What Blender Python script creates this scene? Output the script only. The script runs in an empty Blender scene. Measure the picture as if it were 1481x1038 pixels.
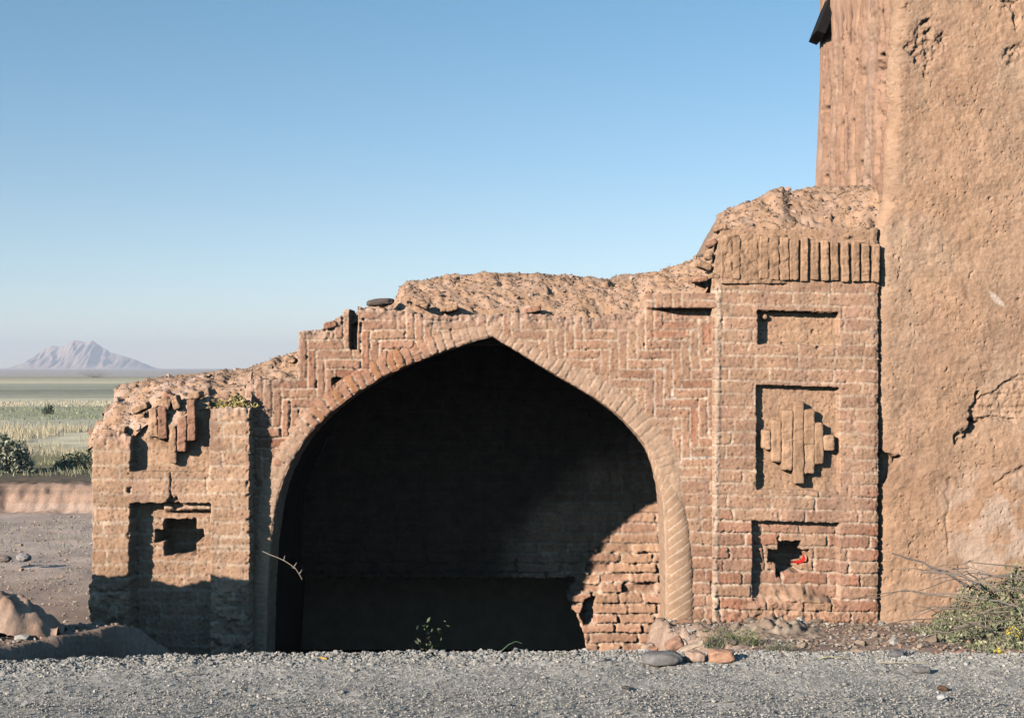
import bpy, math, random
import numpy as np
from mathutils import Vector
random.seed(7); RNG = np.random.default_rng(11)
SC = bpy.context.scene; COL = SC.collection
R = math.radians
EYE = 1.65; F = 2000.0; CX = 740.5; HY = 532.0; YF = 11.0

def pw(px, py, Y):
    return ((px - CX) * Y / F, Y, EYE + (HY - py) * Y / F)

# ------------------------------------------------------------------ noise
def hsh(ix, iy, seed=0):
    a = (np.asarray(ix, dtype=np.int64) * 374761393 + np.asarray(iy, dtype=np.int64) * 668265263 + seed * 2246822519) & 0xffffffff
    a = ((a ^ (a >> 13)) * 1274126177) & 0xffffffff
    a = ((a ^ (a >> 16)) * 2654435761) & 0xffffffff
    a = a ^ (a >> 15)
    return (a & 0xffffff) / float(0x1000000)

def perlin(x, y, seed=0):
    x = np.asarray(x, float); y = np.asarray(y, float)
    ix = np.floor(x).astype(np.int64); iy = np.floor(y).astype(np.int64)
    fx = x - ix; fy = y - iy
    def g(i, j, dx, dy):
        a = hsh(i, j, seed) * 2 * np.pi
        return np.cos(a) * dx + np.sin(a) * dy
    u = fx * fx * fx * (fx * (fx * 6 - 15) + 10); v = fy * fy * fy * (fy * (fy * 6 - 15) + 10)
    n00 = g(ix, iy, fx, fy); n10 = g(ix + 1, iy, fx - 1, fy)
    n01 = g(ix, iy + 1, fx, fy - 1); n11 = g(ix + 1, iy + 1, fx - 1, fy - 1)
    return 1.5 * ((n00 * (1 - u) + n10 * u) * (1 - v) + (n01 * (1 - u) + n11 * u) * v)

def fbm(x, y, s, o=4, seed=0, gain=.5):
    t = 0; a = 1; n = 0
    for k in range(o):
        t = t + a * perlin(x / s, y / s, seed + 17 * k); n += a; a *= gain; s = s / 2.03
    return t / n * 1.4

def fbm3(p, s, o=3, seed=0):
    return (fbm(p[:, 0], p[:, 1] + p[:, 2] * .37, s, o, seed) + fbm(p[:, 1] + 9, p[:, 2] - p[:, 0] * .31, s, o, seed + 5) + fbm(p[:, 2] + 5, p[:, 0] + p[:, 1] * .23, s, o, seed + 9)) * .6

def ss(a, b, x):
    t = np.clip((x - a) / (b - a), 0, 1); return t * t * (3 - 2 * t)
def lerp(a, b, t): return a + (b - a) * t
def clerp(a, b, t): return np.asarray(a) + (np.asarray(b) - np.asarray(a)) * t[..., None]
def box(U, V, x0, x1, y0, y1, w=2.0):
    return ss(-w/2, w/2, U - x0) * ss(-w/2, w/2, x1 - U) * ss(-w/2, w/2, V - y0) * ss(-w/2, w/2, y1 - V)
def dpoly(U, V, pts):
    d = np.full(U.shape, 1e9)
    for (ax, ay), (bx, by) in zip(pts[:-1], pts[1:]):
        L = (bx-ax)**2 + (by-ay)**2
        t = np.clip(((U-ax)*(bx-ax) + (V-ay)*(by-ay)) / L, 0, 1)
        d = np.minimum(d, np.hypot(U-ax-t*(bx-ax), V-ay-t*(by-ay)))
    return d
def inside(U, V, pts):
    r = np.zeros(U.shape, bool); n = len(pts)
    for i in range(n):
        ax, ay = pts[i]; bx, by = pts[(i+1) % n]
        if ay == by: continue
        c = ((ay > V) != (by > V)) & (U < (bx-ax) * (V-ay) / (by-ay) + ax)
        r ^= c
    return r
def sdpoly(U, V, pts):
    d = dpoly(U, V, list(pts) + [pts[0]])
    return np.where(inside(U, V, pts), d, -d)
def ip(x, tab):
    return np.interp(x, [p[0] for p in tab], [p[1] for p in tab])

# ------------------------------------------------------------------ colours (real-world albedo)
MUD = np.array((.452, .270, .163)); TMUD = np.array((.43, .263, .166)); BRICK = np.array((.385, .20, .127)); RED = np.array((.39, .175, .105))
MORTAR = np.array((.57, .42, .305)); PALE = np.array((.53, .365, .275)); DIRT = np.array((.30, .21, .15)); ORANGE = np.array((.42, .20, .105))

# ------------------------------------------------------------------ materials
def mat_attr(name, rough=.95, bump=.35, bscale=160, var=.22, vscale=9, sat_noise=True):
    m = bpy.data.materials.new(name); m.use_nodes = True; n = m.node_tree.nodes; l = m.node_tree.links
    b = n['Principled BSDF']; b.inputs['Roughness'].default_value = rough
    b.inputs['Specular IOR Level'].default_value = .12
    a = n.new('ShaderNodeAttribute'); a.attribute_name = 'Col'
    tc = n.new('ShaderNodeTexCoord')
    n1 = n.new('ShaderNodeTexNoise'); n1.inputs['Scale'].default_value = vscale; n1.inputs['Detail'].default_value = 9; n1.inputs['Roughness'].default_value = .62
    l.new(tc.outputs['Object'], n1.inputs['Vector'])
    mr = n.new('ShaderNodeMapRange'); mr.inputs['From Min'].default_value = .3; mr.inputs['From Max'].default_value = .7
    mr.inputs['To Min'].default_value = 1 - var; mr.inputs['To Max'].default_value = 1 + var
    l.new(n1.outputs['Fac'], mr.inputs['Value'])
    n2 = n.new('ShaderNodeTexNoise'); n2.inputs['Scale'].default_value = bscale; n2.inputs['Detail'].default_value = 8; n2.inputs['Roughness'].default_value = .74
    l.new(tc.outputs['Object'], n2.inputs['Vector'])
    mr2 = n.new('ShaderNodeMapRange'); mr2.inputs['From Min'].default_value = .3; mr2.inputs['From Max'].default_value = .7
    mr2.inputs['To Min'].default_value = 1 - var*.7; mr2.inputs['To Max'].default_value = 1 + var*.7
    l.new(n2.outputs['Fac'], mr2.inputs['Value'])
    mu = n.new('ShaderNodeMath'); mu.operation = 'MULTIPLY'; l.new(mr.outputs[0], mu.inputs[0]); l.new(mr2.outputs[0], mu.inputs[1])
    vm = n.new('ShaderNodeVectorMath'); vm.operation = 'SCALE'
    l.new(a.outputs['Color'], vm.inputs[0]); l.new(mu.outputs[0], vm.inputs['Scale'])
    l.new(vm.outputs[0], b.inputs['Base Color'])
    bp = n.new('ShaderNodeBump'); bp.inputs['Strength'].default_value = bump; bp.inputs['Distance'].default_value = .006
    l.new(n2.outputs['Fac'], bp.inputs['Height']); l.new(bp.outputs[0], b.inputs['Normal'])
    return m

def mat_plain(name, c, rough=.9, var=.25, scale=30, bump=.3):
    m = bpy.data.materials.new(name); m.use_nodes = True; n = m.node_tree.nodes; l = m.node_tree.links
    b = n['Principled BSDF']; b.inputs['Roughness'].default_value = rough; b.inputs['Specular IOR Level'].default_value = .2
    tc = n.new('ShaderNodeTexCoord'); n1 = n.new('ShaderNodeTexNoise'); n1.inputs['Scale'].default_value = scale; n1.inputs['Detail'].default_value = 6
    l.new(tc.outputs['Object'], n1.inputs['Vector'])
    cr = n.new('ShaderNodeValToRGB'); c = np.array(c)
    cr.color_ramp.elements[0].position = .3; cr.color_ramp.elements[1].position = .7
    cr.color_ramp.elements[0].color = (*np.clip(c*(1-var), 0, 1), 1); cr.color_ramp.elements[1].color = (*np.clip(c*(1+var), 0, 1), 1)
    l.new(n1.outputs['Fac'], cr.inputs[0]); l.new(cr.outputs[0], b.inputs['Base Color'])
    bp = n.new('ShaderNodeBump'); bp.inputs['Strength'].default_value = bump; bp.inputs['Distance'].default_value = .01
    l.new(n1.outputs['Fac'], bp.inputs['Height']); l.new(bp.outputs[0], b.inputs['Normal'])
    return m

M_MASON = mat_attr('old_masonry', vscale=9, var=.20, bump=.8, bscale=62)
M_MUD = mat_attr('mud_plaster', vscale=6, var=.17, bump=.5, bscale=58)
M_EARTH = mat_attr('bare_earth', vscale=8, var=.24, bump=1.0, bscale=38)
M_ROCK = mat_attr('weathered_stone', vscale=25, var=.22, bump=.4, bscale=110)
M_PLANT = mat_attr('plant_fibre', rough=.8, vscale=6, var=.25, bump=0, bscale=60)
M_DARK = mat_plain('shade_dark_timber', (.014, .011, .010), .9)  # dark wood, blackened further to carry the shade under the eave
M_REDC = mat_plain('red_cloth', (.55, .02, .015), .6, .15)

# ------------------------------------------------------------------ mesh helpers
def link(name, me, mat, parent=None, **tags):
    o = bpy.data.objects.new(name, me); COL.objects.link(o)
    if mat: me.materials.append(mat)
    if parent: o.parent = parent
    for k, v in tags.items(): o[k] = v
    return o

def fast_mesh(name, verts, quads, cols=None, smooth=True):
    """verts (n,3); quads (m,k) int, same k for all faces"""
    me = bpy.data.meshes.new(name); verts = np.asarray(verts, np.float32); quads = np.asarray(quads, np.int32)
    k = quads.shape[1]
    me.vertices.add(len(verts)); me.vertices.foreach_set('co', verts.ravel())
    me.loops.add(quads.size); me.loops.foreach_set('vertex_index', quads.ravel())
    me.polygons.add(len(quads)); me.polygons.foreach_set('loop_start', np.arange(len(quads), dtype=np.int32) * k)
    me.polygons.foreach_set('use_smooth', np.full(len(quads), smooth, dtype=bool))
    if cols is not None:
        at = me.color_attributes.new('Col', 'FLOAT_COLOR', 'POINT')
        c = np.ones((len(verts), 4), np.float32); c[:, :3] = np.clip(cols, 0, 1); at.data.foreach_set('color', c.ravel())
    me.update(calc_edges=True); me.validate()
    return me

def grid_faces(ny, nx, keep=None, flip=False):
    i = np.arange(ny * nx).reshape(ny, nx)
    q = np.stack([i[:-1, :-1], i[:-1, 1:], i[1:, 1:], i[1:, :-1]], -1)
    if flip: q = q[..., ::-1]
    if keep is not None:
        k = keep[:-1, :-1] & keep[1:, :-1] & keep[:-1, 1:] & keep[1:, 1:]
        q = q[k]
    return q.reshape(-1, 4)

def skirt(P, q, C, off):
    """give an open sheet real thickness: walls pushed back from every border edge"""
    e = np.concatenate([q[:, [0, 1]], q[:, [1, 2]], q[:, [2, 3]], q[:, [3, 0]]])
    key = np.sort(e, 1); k1 = key[:, 0].astype(np.int64) * (len(P) + 1) + key[:, 1]
    u, inv, cnt = np.unique(k1, return_inverse=True, return_counts=True)
    be = e[cnt[inv] == 1]
    vs = np.unique(be); m = np.full(len(P), -1); m[vs] = np.arange(len(vs)) + len(P)
    P2 = np.concatenate([P, P[vs] + np.asarray(off)]); C2 = np.concatenate([C, C[vs]])
    sq = np.stack([be[:, 1], be[:, 0], m[be[:, 0]], m[be[:, 1]]], 1)
    return P2, np.concatenate([q, sq]), C2

def face_mesh(name, parent, mat, x0, x1, y0, y1, step, hfun, mask=None, Yp=YF, thick=.3, **tags):
    """a wall face modelled as a relief: hfun gives height (m, towards the viewer) and colour"""
    us = np.arange(x0, x1 + step, step); vs = np.arange(y0, y1 + step, step)
    U, V = np.meshgrid(us, vs)
    h, c = hfun(U, V)
    P = np.stack([(U - CX) * Yp / F, Yp - h, EYE + (HY - V) * Yp / F], -1).reshape(-1, 3)
    keep = mask(U, V) if mask else None
    q = grid_faces(len(vs), len(us), keep)
    C = c.reshape(-1, 3)
    if thick: P, q, C = skirt(P, q, C, (0, thick, 0))
    used = np.unique(q); rm = np.zeros(len(P), int); rm[used] = np.arange(len(used))
    return link(name, fast_mesh(name, P[used], rm[q], C[used]), mat, parent, **tags)

def bricks(U, V, pitch, L, seed=0, jit=.3, r=3.0, bond=True):
    row = np.floor(V / pitch).astype(np.int64); fv = V - row * pitch
    off = hsh(row, row * 0, seed) * L
    u = U + off
    c = np.floor(u / L).astype(np.int64)
    J = lambda cc: cc * L + (hsh(cc, row, seed + 3) - .5) * L * 2 * jit
    c = np.where(u < J(c), c - 1, c); c = np.where(u >= J(c + 1), c + 1, c)
    dx = np.minimum(u - J(c), J(c + 1) - u); dy = np.minimum(fv, pitch - fv)
    a = np.maximum(r - dx, 0); b = np.maximum(r - dy, 0)
    ed = np.where((a > 0) & (b > 0), r - np.hypot(a, b), np.minimum(dx, dy))
    lx = (u - J(c)) / np.maximum(J(c+1) - J(c), 1) - .5; ly = fv / pitch - .5
    return ed, c, row, lx, ly

def herring(X, Y, w, wy, n=4, r=2.5, seed=0):
    i = np.floor(X / w).astype(np.int64); j = np.floor(Y / wy).astype(np.int64)
    m = (i - j) % (2 * n); hor = m < n
    bi = np.where(hor, i - m, i); bj = np.where(hor, j, j - (2 * n - 1 - m))
    x0 = bi * w; y0 = bj * wy; x1 = np.where(hor, x0 + n * w, x0 + w); y1 = np.where(hor, y0 + wy, y0 + n * wy)
    dx = np.minimum(X - x0, x1 - X); dy = np.minimum(Y - y0, y1 - Y)
    a = np.maximum(r - dx, 0); b = np.maximum(r - dy, 0)
    ed = np.where((a > 0) & (b > 0), r - np.hypot(a, b), np.minimum(dx, dy))
    return ed, bi, bj, hor

def wobble(U, V, a=2.0, s=38, seed=0):
    return U + a * fbm(U, V, s, 3, seed), V + a * fbm(U, V, s, 3, seed + 40)

def rough(U, V, seed=0, a=1.0):
    pit = ss(.34, .62, fbm(U, V, 7, 2, seed + 70))
    return a * (.0045 * fbm(U, V, 30, 4, seed) + .0036 * fbm(U, V, 7, 3, seed + 8) + .0022 * (hsh(np.round(U*7).astype(int), np.round(V*7).astype(int), seed) - .5) - .006 * pit * ss(0, .5, fbm(U, V, 40, 2, seed + 71)))

def age(U, V, h, col, seed, ra=None):
    n1 = fbm(U, V, 130, 4, seed + 1); n2 = fbm(U, V * 1.6, 45, 4, seed + 2); n3 = fbm(U * 2.2, V * .45, 60, 4, seed + 3)
    col = col * (1 + .13 * n1 + .10 * n2)[..., None]
    col = clerp(col, np.array((.33, .205, .15)), ss(.05, .6, n3) * .45)          # washed-down earth streaks
    col = clerp(col, np.array((.47, .275, .185)), ss(.1, .6, fbm(U, V, 70, 3, seed + 4)) * .5)   # pinkish worn patches
    if ra is not None: col = col * (1 + .22 * (ra - .5))[..., None]
    g = fbm(U, V, 4.5, 2, seed + 5); col = col * (1 + .13 * g)[..., None]
    sp = ss(.50, .62, fbm(U, V, 5, 2, seed + 6)); h = h - .007 * sp
    col = clerp(col, np.array((.20, .125, .09)), sp * .55)
    return h + .0016 * g, col

def brick_block(parts, x0, x1, y0, y1, yfront, depth, Yp, r=.012, seed=0, amp=.004, col=BRICK, tilt=0):
    """one worn, rounded brick (photo-plane corner positions at distance Yp)"""
    ax, _, az = pw(x0, y1, Yp); bx, _, bz = pw(x1, y0, Yp)
    h = np.array([(bx-ax)/2, depth/2, (bz-az)/2]); c = np.array([(ax+bx)/2, yfront + depth/2, (az+bz)/2])
    n = [max(5, min(44, int(2*v/.006))) for v in h]
    P = []; Q = []
    for axn in range(3):
        o = [k for k in range(3) if k != axn]
        for sg in (-1, 1):
            a = np.linspace(-1, 1, n[o[0]]+1); b = np.linspace(-1, 1, n[o[1]]+1)
            A, B = np.meshgrid(a, b); p = np.zeros(A.shape + (3,)); p[..., o[0]] = A; p[..., o[1]] = B; p[..., axn] = sg
            base = sum(len(x) for x in P)
            P.append(p.reshape(-1, 3) * h)
            Q.append(grid_faces(len(b), len(a), None, flip=((sg > 0) == (axn == 1))) + base)
    P = np.concatenate(P); Q = np.concatenate(Q)
    r = min(r, h.min()*.95); inn = np.clip(P, -(h-r), h-r); d = P - inn
    P = inn + r * d / np.maximum(np.linalg.norm(d, axis=1, keepdims=True), 1e-9)
    if tilt: 
        ca, sa = math.cos(tilt), math.sin(tilt); P[:, [0, 2]] = P[:, [0, 2]] @ np.array([[ca, sa], [-sa, ca]])
    W = P + c
    d = P / np.linalg.norm(P, axis=1, keepdims=True)
    W = W + d * (amp * 1.2 * fbm3(W + seed * 3.1, .06, 3, seed) + amp * .8 * fbm3(W + seed, .022, 3, seed + 1))[:, None]
    k = .88 + .26 * hsh(seed, 5, 2)
    cc = np.asarray(col) * k * (1 + .26 * fbm3(W, .07, 4, seed + 4) + .12 * fbm3(W, .014, 2, seed + 6))[:, None]
    parts.append((W, Q, cc))

def join(parts):
    P = []; Q = []; C = []; b = 0
    for p, q, c in parts:
        P.append(p); Q.append(q + b); C.append(c); b += len(p)
    return np.concatenate(P), np.concatenate(Q), np.concatenate(C)

def empty(name, loc, **tags):
    o = bpy.data.objects.new(name, None); COL.objects.link(o); o.location = loc; o.empty_display_size = .2
    for k, v in tags.items(): o[k] = v
    return o
def keep_world(parent):
    """children are modelled in world space; shift them into the frame of their thing"""
    loc = parent.location.copy()
    def rec(o):
        for ch in o.children: rec(ch)
    for ch in parent.children:
        ch.location = -loc

# ------------------------------------------------------------------ stones
def ico(sub=1):
    t = (1 + 5 ** .5) / 2
    v = [(-1,t,0),(1,t,0),(-1,-t,0),(1,-t,0),(0,-1,t),(0,1,t),(0,-1,-t),(0,1,-t),(t,0,-1),(t,0,1),(-t,0,-1),(-t,0,1)]
    f = [(0,11,5),(0,5,1),(0,1,7),(0,7,10),(0,10,11),(1,5,9),(5,11,4),(11,10,2),(10,7,6),(7,1,8),(3,9,4),(3,4,2),(3,2,6),(3,6,8),(3,8,9),(4,9,5),(2,4,11),(6,2,10),(8,6,7),(9,8,1)]
    v = [np.array(p) / np.linalg.norm(p) for p in v]
    for _ in range(sub):
        m = {}; nf = []
        def mid(a, b):
            k = (min(a, b), max(a, b))
            if k not in m:
                p = v[a] + v[b]; v.append(p / np.linalg.norm(p)); m[k] = len(v) - 1
            return m[k]
        for a, b, c in f:
            x, y, z = mid(a, b), mid(b, c), mid(c, a); nf += [(a, x, z), (b, y, x), (c, z, y), (x, y, z)]
        f = nf
    return np.array(v), np.array(f)
I0 = ico(0); I1 = ico(1); I3 = ico(3)

def scatter(name, pts, size, cols, mat, base=I0, flat=.7, **tags):
    """loose stones as one mass"""
    n = len(pts); V, Fc = base
    P = np.repeat(V[None], n, 0) * (1 + .28 * RNG.standard_normal((n, len(V), 1)).clip(-1.5, 1.5))
    a = RNG.uniform(0, 6.28, n); ca, sa = np.cos(a), np.sin(a)
    sc = size[:, None, None] * np.stack([RNG.uniform(.8, 1.4, n), RNG.uniform(.7, 1.1, n), RNG.uniform(.5, .9, n) * flat / .7], 1)[:, None, :]
    P = P * sc
    x = P[..., 0] * ca[:, None] - P[..., 1] * sa[:, None]; y = P[..., 0] * sa[:, None] + P[..., 1] * ca[:, None]
    P = np.stack([x, y, P[..., 2]], -1) + pts[:, None, :]
    Q = (Fc[None] + np.arange(n)[:, None, None] * len(V)).reshape(-1, 3)
    C = np.repeat(cols[:, None, :], len(V), 1).reshape(-1, 3)
    return link(name, fast_mesh(name, P.reshape(-1, 3), Q, C, False), mat, None, **tags)

# ================================================================== GATEWAY
gate = empty('ruined_gateway', (0, 11.2, -1.4), label='ruined brick gateway with a pointed arch over a dark vault beside the mud tower', category='gateway')

ARCH = [(384,1010),(387,900),(388,840),(392,790),(396,760),(402,722),(412,690),(428,657),(450,625),(480,596),(512,571),(552,547),(600,524),(650,506),(690,493),(712,487),
        (726,496),(752,511),(785,532),(830,558),(870,582),(900,606),(925,633),(942,657),(952,690),(957,720),(960,760),(962,850),(963,1010)]
def smooth_arch(step=2.0):
    pts = np.array(ARCH, float); k = 15
    out = []
    for seg in (pts[:k+1], pts[k:]):
        for _ in range(3):   # corner cutting, ends kept
            n = [seg[0]]
            for a, b in zip(seg[:-1], seg[1:]): n += [a*.75+b*.25, a*.25+b*.75]
            seg = np.array(n + [seg[-1]])
        out.append(seg)
    p = np.concatenate([out[0], out[1][1:]])
    s = np.concatenate([[0], np.cumsum(np.hypot(*np.diff(p, axis=0).T))])
    t = np.arange(0, s[-1], step)
    q = np.stack([np.interp(t, s, p[:, 0]), np.interp(t, s, p[:, 1])], 1)
    return q, t
AP, AS = smooth_arch(1.4)
APOLY = [tuple(p) for p in AP[::4]]

TOP = [(355,556),(362,552),(371,547),(430,546),(431,478),(465,476),(478,470),(481,462),(494,456),(496,446),(506,447),(507,453),(515,453),(516,443),(545,445),(575,448),(600,452),(640,456),(720,453),(760,452),(850,459),(905,451),(928,449),(936,423),(1034,419),(1045,415)]

def spandrel_h(U, V):
    u, v = wobble(U, V, 1.6, 40, 3)
    left = U < 712
    X = np.where(left, u - 432, 1424 - u - 432 + 6); Yy = v - 477
    ed, bi, bj, hor = herring(X, Yy, 12.9, 14.2, 4, 3)
    # below the springing plain courses
    ed2, c2, r2, lx, ly = bricks(u, v, 18.3, 46, 21, .2)
    low = (V > 690) & (U > 700)
    ed = np.where(low, ed2, ed)
    ra = np.where(low, hsh(c2, r2, 5), hsh(bi, bj * 2 + hor, 6)); rb = np.where(low, hsh(c2, r2, 8), hsh(bi, bj * 2 + hor, 9))
    expo = np.clip(ss(720, 560, U) * .50 + .22 + .60 * fbm(U, V, 55, 4, 31) + .5 * ss(760, 860, V), .06, 1)
    b = ss(.7, 2.3, ed + 1.9 * fbm(U, V, 7, 3, 12))
    h = (b - 1) * .016 * expo + (ra - .5) * .014 * expo * b + rough(U, V, 1)
    h = h + .012 * fbm(U, V, 120, 2, 77)
    col = clerp(MORTAR * 1.04, MUD, np.clip(b + .1, 0, 1) * .75 + .12)
    bc = clerp(BRICK * 1.08, RED, ss(.80, .98, rb)); bc = clerp(bc, MUD, ss(.45, .05, rb) * .6)
    col = clerp(col, bc * .95, b * np.clip(.50 + expo * .5, 0, .95))
    # lime-white mortar smears on the right spandrel
    w = ss(.15, .5, fbm(U, V, 26, 3, 90)) * box(U, V, 925, 1034, 430, 690, 40) * (1 - b)
    col = clerp(col, np.array((.58, .49, .40)), w * .8)
    # exposed red cores
    for (a, bb, c, d) in ((944, 993, 477, 487), (950, 1000, 465, 473), (486, 512, 536, 546), (1018, 1030, 468, 500), (1000, 1008, 590, 640)):
        k = box(u, v, a, bb, c, d, 3); col = clerp(col, RED * 1.1, k * .8); h = h - .006 * k
    # slot beneath the projecting ledge bricks, ledge itself
    led = box(u, v, 935, 1050, 421, 446, 3); h = h + .035 * led
    s = sdpoly(U, V, [(944, 447), (1037, 447), (1037, 458), (985, 456)]); h = h - .10 * ss(-.5, 1.5, s)
    # gaps and lost bricks on the stepped left shoulder
    g = box(u, v, 506.5, 516, 450, 506, 2); h = h - .16 * g
    g = sdpoly(u, v, [(480, 548), (488, 546), (497, 548), (490, 556), (481, 562)]); h = h - .14 * ss(-.5, 2, g)
    g = ss(.52, .66, fbm(U, V, 14, 2, 64)) * expo * ss(0, 3, 3.4 - ed); h = h - .03 * g
    # dust-covered ragged upper edge
    t = V - ip(U, TOP) + 40 * ss(925, 945, U); k = ss(26, 2, t + 12 * fbm(U, V, 20, 3, 51)); h = h - .025 * k * fbm(U, V, 14, 3, 52) - .01 * k
    col = clerp(col, PALE * .9, k * .55)
    return age(U, V, h, col, 800, ra)

def spandrel_mask(U, V):
    return (V > ip(U, TOP) + 2.5 * fbm(U, V, 11, 3, 15)) & (sdpoly(U, V, APOLY) < -9) & (U < 1041)
face_mesh('arch_wall', gate, M_MASON, 352, 1044, 424, 985, 1.35, spandrel_h, spandrel_mask, thick=.35)

def ring():
    n = len(AP); T = np.gradient(AP, axis=0); T /= np.linalg.norm(T, axis=1, keepdims=True)
    N = np.stack([T[:, 1], -T[:, 0]], 1)       # outward from the opening (travelling left > right over the top)
    a = 15
    wid = ip(AP[:, 0], [(380, 26), (450, 30), (600, 30), (690, 22), (712, 17), (740, 24), (900, 34), (970, 40)])
    rows = []
    for d in np.linspace(.42, .03, 14): rows.append((0.0, d))
    for d in (.018, .008): rows.append((.5*(1-d/.03), d))
    for r_ in np.linspace(1.2, 1.0*30, 24): rows.append((r_, None))
    G = []; Cc = []
    Sx = AS
    for r_, d in rows:
        if d is None:
            rr = r_ / 30 * wid
        else: rr = np.full(n, r_)
        px = AP[:, 0] + N[:, 0]*rr; py = AP[:, 1] + N[:, 1]*rr
        wob = 1.5 * fbm(Sx, rr, 40, 2, 5)
        ed_s = np.abs(((Sx + wob) / 12.6) % 1 - .5) * 12.6           # 0 mid brick .. 6.3 joint
        bid = np.floor((Sx + wob) / 12.6).astype(np.int64)
        b = ss(5.9, 4.6, ed_s + 1.9 * fbm(px, py, 7, 2, 66))
        e = ip(px, [(384, .25), (440, .6), (460, 1), (600, 1), (640, .5), (700, .35), (780, .4), (930, .3), (970, .15)]) * (py < 740) + .2 * (py >= 740)
        ra = hsh(bid, bid*0, 4); rb = hsh(bid, bid*0+1, 4)
        hh = (b - 1) * .02 * e + (ra - .5) * .02 * e * b + rough(px, py, 9, .9) + .008
        out = ss(.6*wid, wid, rr) if d is None else 0
        hh = hh - .012 * out
        yy = YF - hh if d is None else np.full(n, YF) + d - .006 + .0
        if d is None:
            edge = ss(0, 3.5, rr); yy = yy + .012 * (1 - edge)
            px2, py2 = px, py
        else:
            k = (b - 1) * 1.5 * e + 1.2 * fbm(Sx, d * 180, 10, 3, 71)
            px2 = px - N[:, 0] * k * .8 + N[:, 0]*.5; py2 = py - N[:, 1] * k * .8 + N[:, 1]*.5
        G.append(np.stack([(px2 - CX) * YF / F, yy, EYE + (HY - py2) * YF / F], -1))
        bc = clerp(BRICK * 1.1, ORANGE, (ss(.35, .8, rb) * ss(440, 460, px) * ss(610, 570, px)))
        col = clerp(np.tile(MORTAR, (n, 1)), bc, b * np.clip(e + .1, 0, 1))
        col = clerp(col, np.tile(MUD, (n, 1)), np.clip(.75 - e, 0, 1) * .9)
        Cc.append(col)
    G = np.array(G); Cc = np.array(Cc)
    me = fast_mesh('arch_ring', G.reshape(-1, 3), grid_faces(len(rows), n, None, flip=True), Cc.reshape(-1, 3))
    link('arch_ring', me, M_MASON, gate)
ring()

# ---- twisted corner column on the right jamb
def rope():
    path = [(936,640,5),(948,664,8),(962,694,12),(970,712,14.5),(975,730,16),(979,756,18),(981,790,19.5),(983,853,21),(983,900,21),(983,975,20)]
    p = np.array(path, float); s = np.concatenate([[0], np.cumsum(np.hypot(*np.diff(p[:, :2], axis=0).T))])
    t = np.arange(0, s[-1], 1.3); px = np.interp(t, s, p[:, 0]); py = np.interp(t, s, p[:, 1]); rr = np.interp(t, s, p[:, 2])
    th = np.linspace(0, 2*np.pi, 64, endpoint=False)
    S, TH = np.meshgrid(t, th, indexing='ij')
    Rr = rr[:, None] * np.ones_like(TH)
    ph = ((S - TH / (2*np.pi) * 13.2 * 6) / 13.2) % 1
    g = np.abs(ph - .5) * 2     # 1 at joint
    bid = np.floor((S - TH/(2*np.pi)*13.2*6) / 13.2).astype(int)
    b = ss(.97, .72, g + .12 * fbm(TH * 8, S, 10, 2, 3))
    rad = Rr * (1 + .04 * (b - 1) + .06 * fbm(TH*6, S, 22, 4, 8) + .02 * (hsh(np.round(TH*30).astype(int), np.round(S*3).astype(int), 3) - .5)) 
    cx = (px[:, None] - CX) * YF / F; cz = EYE + (HY - py[:, None]) * YF / F
    k = YF / F
    P = np.stack([cx + rad * np.cos(TH) * k, YF + .018 - rad * np.sin(TH) * k * .40, cz + 0*TH], -1)
    col = clerp(MORTAR * 1.12, MUD * .92, b * .9); col = col * (1 + .1 * fbm(TH*6, S, 14, 3, 2))[..., None]
    ny, nx = S.shape
    i = np.arange(ny*nx).reshape(ny, nx); i2 = np.concatenate([i, i[:, :1]], 1)
    q = np.stack([i2[:-1, :-1], i2[1:, :-1], i2[1:, 1:], i2[:-1, 1:]], -1).reshape(-1, 4)
    link('rope_column', fast_mesh('rope_column', P.reshape(-1, 3), q, col.reshape(-1, 3)), M_MASON, gate)
rope()

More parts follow.
